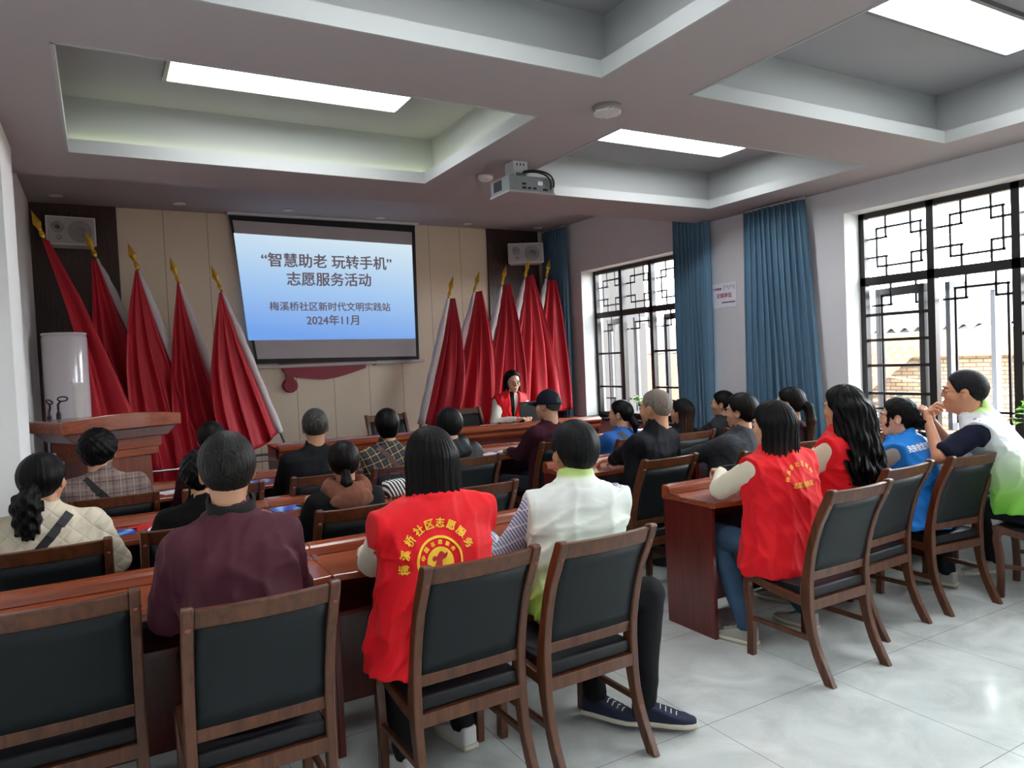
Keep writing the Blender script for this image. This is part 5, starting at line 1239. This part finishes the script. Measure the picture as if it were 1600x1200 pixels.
person(4.95, 2.30, 'man with glasses and clasped hands in a white-to-green vest, by the near window', (4.58, 2.47, 1.40), yaw=.30, hy=.50, hp=.04, HS=1.08, S=1.04, fem=0, wide=1.08, thick=.02, tone='#c98f6d', eyes=True, glasses=True,
       hair=H(t=.008, nape=-.045, side=.0, fy=.03, fr=50, amp=.0008), hairmat=hair_mat('#0b0b0c', '#26252a', key='c'), top=cloth('navy_tee', '#161d3a', .85), vest=dict(flare=.05, hole=.20), vmat=VG, h=.009, hh=.0042, seed=21, shoemat=GSNK, shortarm=True,
       legs={1: ((5.12, 2.72, .55), (5.15, 2.62, .13), (4.98, 2.70, .05)), -1: ((4.72, 2.74, .55), (4.72, 2.68, .11), (4.70, 2.82, .04))},
       wrists={-1: ((4.42, 2.60, 1.10), (-.8, -.2, -.9), (-.3, -.9, .1), (.25, .15, 1)), 1: ((4.48, 2.62, 1.11), (.3, .1, -1), (-.1, .9, .2), (-.3, -.1, 1))}, curl=.95, vest_hem=.53, handh=.0036)

# middle row, left block
QUILT = mat('cream_quilt', '#cfc4ae', .8)
t_, N_, L_, P_ = nt(QUILT); tc_ = N_.new('ShaderNodeTexCoord'); mp_ = N_.new('ShaderNodeMapping'); mp_.inputs['Rotation'].default_value = (0, math.radians(45), 0); mp_.inputs['Scale'].default_value = (18, 0, 18); L_.new(tc_.outputs['Object'], mp_.inputs[0])
sx_ = N_.new('ShaderNodeSeparateXYZ'); L_.new(mp_.outputs[0], sx_.inputs[0]); outs_ = []
for i_ in (0, 2):
    pp = N_.new('ShaderNodeMath'); pp.operation = 'PINGPONG'; pp.inputs[1].default_value = .5; L_.new(sx_.outputs[i_], pp.inputs[0]); outs_.append(pp)
mn_ = N_.new('ShaderNodeMath'); mn_.operation = 'MINIMUM'; L_.new(outs_[0].outputs[0], mn_.inputs[0]); L_.new(outs_[1].outputs[0], mn_.inputs[1])
rt_ = N_.new('ShaderNodeMath'); rt_.operation = 'POWER'; rt_.inputs[1].default_value = .4; L_.new(mn_.outputs[0], rt_.inputs[0])
for l_ in list(P_.inputs['Normal'].links): L_.remove(l_)
bp_ = N_.new('ShaderNodeBump'); bp_.inputs['Strength'].default_value = .8; bp_.inputs['Distance'].default_value = .008; L_.new(rt_.outputs[0], bp_.inputs['Height']); L_.new(bp_.outputs[0], P_.inputs['Normal'])
STRAPM = mat('black_strap', '#17181b', .6)
person(-.22, 3.82, 'woman in a cream quilted jacket with a big curly black ponytail, at the left edge', (-.245, 3.87, 1.265), hy=-.38, S=1.0, wide=1.02, thick=.035, tone='#c08e6e',
       hair=H(t=.012, nape=-.085, side=-.01, bulk=(.03, .083, .09, .09), by=-.0, tubes=[((0, -.12, -.02), (-.0, -.155, -.08), .032, .060), ((0, -.155, -.08), (.0, -.16, -.17), .062, .050), ((0, -.16, -.17), (0, -.15, -.23), .045, .02)], tcurl=.006), hairmat=BLK, top=QUILT, h=.010, hh=.005, seed=24, strap=(1, STRAPM), wrists={-1: ((-.20, 4.18, .80), (-.3, -.3, -.9)), 1: ((-.02, 4.2, .80),)})
person(.36, 3.86, 'person with curly black hair, mostly hidden behind the maroon jacket man', (.41, 3.90, 1.205), hy=-.3, S=.96, wide=.9, hair=H(t=.018, nape=-.09, side=-.03, curl=.006, cover=1), hairmat=BLK, top=cloth('black_knit', '#101013', .95), h=.012, seed=26)
p10 = person(1.10, 3.80, 'woman with a low ponytail and rust brown scarf over a black coat', (1.125, 3.86, 1.195), hy=-.22, S=.98, wide=.92, tone='#a97a60', thick=.028,
       hair=H(t=.010, nape=-.085, side=-.005, tubes=[((0, -.10, -.045), (.0, -.125, -.085), .024, .030), ((0, -.125, -.085), (.005, -.12, -.14), .030, .012)]), hairmat=BRN, top=cloth('black_coat', '#0f1114', .9), scarf=('s', cloth('rust_scarf', '#754a3b', .9)), h=.011, hh=.005, seed=28)
# middle row, right block
person(3.25, 3.92, 'elderly man with cropped grey hair in a navy suit jacket, hand on desk', (3.33, 3.86, 1.34), yaw=.25, hy=.28, S=1.06, fem=0, HS=1.06, wide=1.04, tone='#b88b6c', thick=.03,
       hair=H(t=.004, nape=-.055, side=.0, fy=.02, amp=.0003), hairmat=SILV, top=cloth('navy_suit', '#12161f', .75), h=.010, hh=.0048, seed=31,
       wrists={-1: ((3.30, 4.34, .81), (-.9, -.2, -.5), (0, 0, 1), (-.1, 1, -.05)), 1: ((3.62, 4.26, .80),)}, curl=.35)
person(3.86, 3.74, 'woman with short black hair in a grey tweed coat, middle row behind the red vests', (3.93, 3.65, 1.275), yaw=.25, hy=.45, S=1.0, wide=1.02, tone='#c6977a', thick=.03, eyes=True,
       hair=H(t=.022, nape=-.075, side=-.03, fy=.02), hairmat=BRN, top=cloth('grey_tweed', '#4b5055', .95, var=.9, vscale=70, bump=.5, bscale=200), h=.011, hh=.005, seed=33, wrists={-1: ((3.72, 4.2, .80),), 1: ((4.0, 4.2, .80),)})
person(4.48, 3.76, 'woman with a ponytail held by a blue-grey scrunchie, between the two red vests', (4.53, 3.72, 1.29), hy=.40, S=1.0, wide=.95, hair=H(t=.013, nape=-.085, side=-.01, tubes=[((0, -.105, .01), (0, -.135, -.02), .024, .030), ((0, -.135, -.02), (0, -.15, -.12), .036, .036), ((0, -.15, -.12), (.0, -.14, -.30), .036, .022)]), hairmat=TIP,
       top=cloth('wine_sweater', '#35161c', .9), h=.012, hh=.005, seed=35)
# front row, left block
PL2 = plaid('brown_plaid_tweed', '#77655f', [('#4a3c3a', .07, .16, 'x', 0, .7), ('#4a3c3a', .07, .16, 'z', 0, .7), ('#a8958c', .07, .06, 'x', .4, .6), ('#a8958c', .07, .06, 'z', .4, .6), ('#5c3b3b', .0175, .3, 'x', .1, .35), ('#8f8078', .0175, .3, 'z', .1, .35)])
person(.03, 5.0, 'woman with bobbed black hair in a brown plaid tweed coat, front row left', (-.03, 5.03, 1.275), hy=-.45, S=1.02, wide=1.08, thick=.03, hair=H(t=.026, nape=-.085, side=-.045, curl=.004, cover=1), hairmat=BLK, top=PL2, h=.011, seed=37, strap=(-1, STRAPM))
person(.60, 4.98, 'woman with smooth tied-back hair and dark red top, behind the maroon jacket man', (.605, 5.0, 1.285), hy=-.3, S=1.0, wide=.95, hair=H(t=.008, nape=-.085, side=.0, tubes=[((0, -.1, -.02), (0, -.13, -.03), .03, .028)]), hairmat=BRN, top=cloth('dark_red_top', '#551524', .85), h=.012, seed=39)
person(1.22, 5.0, 'man with grey-flecked hair in a black jacket, front row left', (1.265, 4.98, 1.32), hy=-.25, S=1.04, fem=0, wide=1.0, tone='#b58565', thick=.03, hair=H(t=.008, nape=-.075, side=.0), hairmat=GREY, top=cloth('black_jacket', '#121419', .8), h=.011, seed=41)
PL3 = plaid('navy_yellow_plaid', '#1a202e', [('#b89a4e', .05, .09, 'x', 0, .85), ('#b89a4e', .05, .09, 'z', 0, .85), ('#3c4048', .05, .12, 'x', .5, .5), ('#3c4048', .05, .12, 'z', .5, .5)], rot=.35)
person(1.75, 4.98, 'person with thick black hair in a navy and yellow plaid shirt, front row', (1.78, 4.98, 1.28), hy=-.2, S=1.0, wide=1.0, hair=H(t=.013, nape=-.09, side=-.03, bulk=(-.03, .062, .05, .07), by=-.02), hairmat=BLK, top=PL3, h=.010, seed=43, strap=(-1, mat('brown_strap', '#4a3630', .6)))
person(2.32, 4.98, 'person with greying bobbed hair in a dark grey hooded jacket, front row', (2.26, 4.96, 1.245), hy=.0, S=1.02, wide=1.02, thick=.04, hair=H(t=.020, nape=-.105, side=-.055, cover=1), hairmat=DGREY, top=cloth('grey_rain_jacket', '#34383b', .6), scarf=('h', cloth('grey_hood', '#303437', .6)), h=.011, seed=45)
# front row, right block
person(3.22, 5.12, 'man in a navy cap and dark maroon sweater, front row', (3.17, 5.0, 1.335), yaw=.2, hy=.55, S=1.04, fem=0, wide=1.0, tone='#b58a70', hair=H(t=.006, nape=-.045, side=-.01, fy=.01), hairmat=GREY, cap=True, top=cloth('maroon_sweater', '#4c1b2c', .95), h=.011, seed=47, legmat=mat('navy_trouser', '#141b2a', .9))
person(3.86, 4.98, 'woman with glasses in a blue jacket with a dark strap, front right row', (3.86, 4.93, 1.205), yaw=.1, hy=.62, S=.98, wide=.95, glasses=True, eyes=True, hair=H(t=.012, nape=-.085, side=-.01, tubes=[((0, -.1, -.03), (0, -.13, -.08), .03, .034), ((0, -.13, -.08), (.0, -.13, -.15), .03, .014)]), hairmat=BLK, top=cloth('blue_jacket', '#2a5ca0', .7), h=.012, seed=49, strap=(-1, mat('olive_strap', '#2a2c26', .6)))
person(4.42, 4.98, 'woman with long dark brown hair, front right row beside the grey-haired man', (4.49, 4.86, 1.175), hy=.45, S=.96, wide=.9, hair=H(t=.014, long=(.24, .088, .095, .03), front=.0, fr=30, amp=.002), hairmat=TIP, top=cloth('dark_cardigan', '#17181f', .9), h=.012, seed=51)
person(4.98, 4.95, 'woman in profile with pinned-up black hair and black pinstripe top, by the wall', (5.0, 4.86, 1.215), yaw=.2, hy=.62, S=.98, wide=.98, eyes=True, hair=H(t=.016, nape=-.085, side=-.01, fy=.026, bulk=(.0, .07, .06, .07), by=-.03), hairmat=BLK,
       top=plaid('black_pinstripe', '#14161b', [('#4a4d55', .022, .12, 'x', 0, .6)]), h=.011, seed=53)
# the presenter
WSW = cloth('white_cardigan', '#d3cfc6', .9); t_, N_, L_, P_ = nt(WSW); tc_ = N_.new('ShaderNodeTexCoord'); sx_ = N_.new('ShaderNodeSeparateXYZ'); L_.new(tc_.outputs['Object'], sx_.inputs[0])
ab_ = N_.new('ShaderNodeMath'); ab_.operation = 'ABSOLUTE'; L_.new(sx_.outputs[0], ab_.inputs[0]); lt_ = N_.new('ShaderNodeMath'); lt_.operation = 'LESS_THAN'; lt_.inputs[1].default_value = .045; L_.new(ab_.outputs[0], lt_.inputs[0])
mx_ = N_.new('ShaderNodeMix'); mx_.data_type = 'RGBA'; mx_.inputs[6].default_value = lin('#d3cfc6'); mx_.inputs[7].default_value = lin('#101012'); L_.new(lt_.outputs[0], mx_.inputs[0]); L_.new(mx_.outputs[2], P_.inputs['Base Color'])
person(3.93, 7.14, 'presenter with long black hair and glasses, red vest over white sweater, behind the laptop', (3.99, 7.0, 1.475), yaw=math.pi+.05, hy=math.pi-.10, hp=-.22, hr=.06, S=1.0, wide=.95, zf=.15, tone='#d9ab90', eyes=True, glasses=True,
       hair=H(t=.013, fy=.008, long=(.22, .090, .11, .0), front=.022, fr=34, amp=.0015), hairmat=BLK, top=WSW, vest=dict(flare=.02, open=1), vmat=M_VESTRED, h=.009, hh=.004, seed=55, seat=.46,
       wrists={1: ((3.90, 6.78, .955), (.9, -.3, -.6)), -1: ((4.08, 6.80, .955), (-.9, -.3, -.6))}, vest_hem=.5)

# ---------------------------------------------------------------- things on the desks
def sheet(x, y, z, rz, w, d, m, label, cat, group=None, th=.0025):
    t = MB().box((-w/2, -d/2, 0), (w/2, d/2, th)).build(label[0], m); t.location = (x, y, z); t.rotation_euler.z = rz; return tag(t, label[1], cat, group)
def leaflet_mat():
    m = bpy.data.materials.new('blue_leaflet_print'); t, N, L, P = nt(m); tc = N.new('ShaderNodeTexCoord'); wv = N.new('ShaderNodeTexWave'); wv.inputs['Scale'].default_value = 3; wv.inputs['Distortion'].default_value = 6
    L.new(tc.outputs['Object'], wv.inputs[0]); r = N.new('ShaderNodeValToRGB'); r.color_ramp.elements[0].color = lin('#1c3fae'); r.color_ramp.elements[1].color = lin('#7fc4f0'); e = r.color_ramp.elements.new(.6); e.color = lin('#2a6fd6')
    L.new(wv.outputs[0], r.inputs[0]); L.new(r.outputs[0], P.inputs['Base Color']); P.inputs['Roughness'].default_value = .3; return m
MLF = leaflet_mat(); DZ = .7655
for x, y, rz, lb in ((.02, 4.42, -.15, 'blue printed leaflet on the middle row desk beside the quilted jacket'), (.95, 4.46, .1, 'blue printed leaflet with a phone on it, middle row desk'), (1.66, 4.50, .2, 'blue printed leaflet on the middle row desk right of the scarfed woman'),
                     (1.00, 5.70, .3, 'blue printed leaflet on the front row desk beside the black jacket'), (4.60, 4.48, .1, 'blue printed leaflet on the right middle row desk by the tweed coat')):
    sheet(x, y, DZ, rz, .21, .15, MLF, ('leaflet', lb), 'leaflet', 'blue printed leaflets')
sheet(.20, 4.50, DZ, .35, .2, .14, mat('red_leaflet_print', '#c4202a', .4), ('leaflet', 'red leaflet on the middle row desk left of the maroon jacket'), 'leaflet')
sheet(.24, 4.38, DZ+.004, -.3, .11, .14, M_PAPER, ('paper_sheet', 'white slip of paper lying over the red leaflet'), 'paper')
sheet(.42, 5.70, DZ, .4, .21, .15, M_PAPER, ('paper_sheet', 'white printed paper on the front row desk beside the plaid coat'), 'paper')
sheet(4.66, 5.66, DZ, .1, .3, .21, M_PAPER, ('paper_sheet', 'white paper on the front right desk beyond the grey-haired man'), 'paper')
sheet(4.12, 5.62, DZ, -.2, .3, .21, M_PAPER, ('paper_sheet', 'white paper on the front right desk before the blue jacket'), 'paper')
t = empty('phone', (1.04, 4.42, DZ+.003), .15, 'black phone lying on the blue leaflet in the middle row', 'phone')
MB().box((-.036, -.075, 0), (.036, .075, .008), .003).build('case', M_BLACK, t); MB().box((-.033, -.071, .008), (.033, .071, .0085)).build('display', mat('dark_glass', '#0a0d14', .08), t)
t = empty('open_booklet', (3.08, 5.64, DZ), .15, 'open white booklet at the aisle end of the front right desk', 'booklet')
for s in (-1, 1): MB().grid(10, 1, lambda u, v: Vector((s*u*.16, (v-.5)*.21, .002+.018*math.sin(u*math.pi)**.8*(1-u*.3)))).build('page', M_PAPER, t)
b = MB()
for s in (-1, 1):
    for i in range(7): b.box((s*.08-.05, -.08+i*.024, .0215), (s*.08+.04, -.076+i*.024, .022))
b.build('printed_text', mat('grey_print', '#8a8d98', .8), t)
t = empty('picture_frame', (4.70, 3.06, DZ), .2, 'papers with a red-edged card on the back row desk in front of the blue vest', 'papers')
MB().box((-.16, -.11, 0), (.16, .11, .003)).build('card', M_PAPER, t); MB().box((-.16, .085, .003), (.16, .11, .004)).build('red_edge', M_PRINTR, t)
t.name = 'paper_card'
tag(MB().box((4.50, 4.36, DZ), (4.78, 4.52, DZ+.03), .004).build('notebook', mat('dark_notebook', '#23262c', .5)), 'dark closed notebook on the right middle row desk behind the blue vest', 'notebook')
t = empty('striped_bag', (1.60, 4.36, DZ), .2, 'black and white striped cloth pouch half hidden by the red-vested woman hair', 'pouch')
MB().box((-.09, -.05, 0), (.09, .05, .11), .035).build('pouch', plaid('black_white_stripe', '#d9d9d9', [('#141414', .022, .5, 'x', 0, 1)], rot=.5), t, True); MB().tube([(-.06, 0, .105), (-.04, 0, .15), (.04, 0, .15), (.06, 0, .105)], .006, 6).build('handle', M_BLACK, t)
# on the podium
PZ = .15+.766
t = empty('laptop', (4.09, 6.76, PZ), -.08, 'black laptop open in front of the presenter, its lid toward the audience', 'laptop')
MB().box((-.16, 0, 0), (.16, .23, .016), .004).build('base', M_BLACK, t); MB().box((-.16, -.012, .0), (.16, .0, .225), .004, None).build('lid', M_BLACK, t)
put_text('ThinkPad', .05, Matrix(((1, 0, 0, -.1), (0, 0, -1, -.0135), (.35, 1, 0, .19), (0, 0, 0, 1))), M_METAL, t, 'lid_mark')
t = empty('power_adapter', (3.45, 6.60, PZ), 0, 'white power strip on the podium beside the cables', 'power strip'); MB().box((-.09, -.02, 0), (.09, .02, .028), .006).build('case', M_LWHITE, t)
MB().box((-.07, -.012, .028), (.07, .012, .029)).build('sockets', M_METAL, t)
tag(MB().box((3.18, 6.56, PZ), (3.27, 6.60, PZ+.02), .006).build('remote_control', M_LWHITE), 'small white remote at the left of the power strip on the podium', 'remote')
c = MB().tube([(3.54+.02*k, 6.62+.03*math.sin(k*1.3), PZ+.012+.02*abs(math.sin(k*.8))) for k in range(16)], .005, 6).tube([(3.5+.025*k, 6.68-.03*math.sin(k*1.1), PZ+.012+.018*abs(math.sin(k*.9))) for k in range(14)], .005, 6)
tag(c.build('laptop_cable', M_BLACK, None, True), 'black coiled cables on the podium between the power strip and the laptop', 'cable')

# ---------------------------------------------------------------- potted plants on the sills
def pot_plant(x, y, z, label, seed, hgt=.2, n=34, spread=.13, pot=True):
    rnd = random.Random(seed); t = empty('potted_plant', (x, y, z), 0, label, 'potted plant')
    MB().lathe([(.045, 0), (.06, .05), (.066, .10), (.072, .115), (.072, .125), (.062, .125), (.058, .11)], n=24).build('pot', mat('terracotta', '#8d4b3e', .7), t, True)
    MB().lathe([(.058, .108), (.03, .114)], n=20).build('soil', mat('soil', '#2e2119', .95), t)
    b, s_ = MB(), MB()
    for i in range(n):
        a = rnd.uniform(0, 6.28); r = spread*rnd.uniform(.25, 1); zt_ = .125+hgt*rnd.uniform(.25, 1)*(1-.35*r/spread); tip = Vector((r*math.cos(a), r*math.sin(a), zt_)); s_.tube([(0, 0, .11), tip*.5+Vector((0, 0, .1)), tip], .002, 4)
        d = Vector((math.cos(a), math.sin(a), rnd.uniform(-.4, .5))).normalized(); w = d.cross(Vector((0, 0, 1))).normalized(); L1 = rnd.uniform(.05, .085); W1 = L1*.36; up = w.cross(d)
        pts = [tip, tip+d*L1*.3+w*W1+up*.006, tip+d*L1*.7+w*W1*.7+up*.004, tip+d*L1-up*.01, tip+d*L1*.7-w*W1*.7+up*.004, tip+d*L1*.3-w*W1+up*.006]; m_ = tip+d*L1*.5-up*.004
        vs = [b.b.verts.new(p) for p in pts]; c_ = b.b.verts.new(m_)
        for k in range(6): b.b.faces.new((vs[k], vs[(k+1) % 6], c_))
    lm = mat('leaf_green', '#6fae2a', .5, var=.25, vscale=20); lm.node_tree.nodes['Principled BSDF'].inputs['Transmission Weight'].default_value = .0
    b.build('leaves', lm, t); s_.build('stems', mat('stem_green', '#567a2c', .6), t)
pot_plant(5.50, 6.55, ZS, 'bushy bright green plant in a terracotta pot on the far window sill', 1)
pot_plant(5.50, 6.28, ZS, 'terracotta pot with small plant, right of the bushy one on the far sill', 2, .1, 14, .08)
pot_plant(5.47, 2.45, ZS, 'leafy plant on the near window sill at the right edge, behind the green vest man', 3, .26, 40, .16)
pot_plant(5.50, 3.43, ZS, 'plant with a single tall leaf on the near window sill, behind the woman in blue', 4, .24, 7, .07)
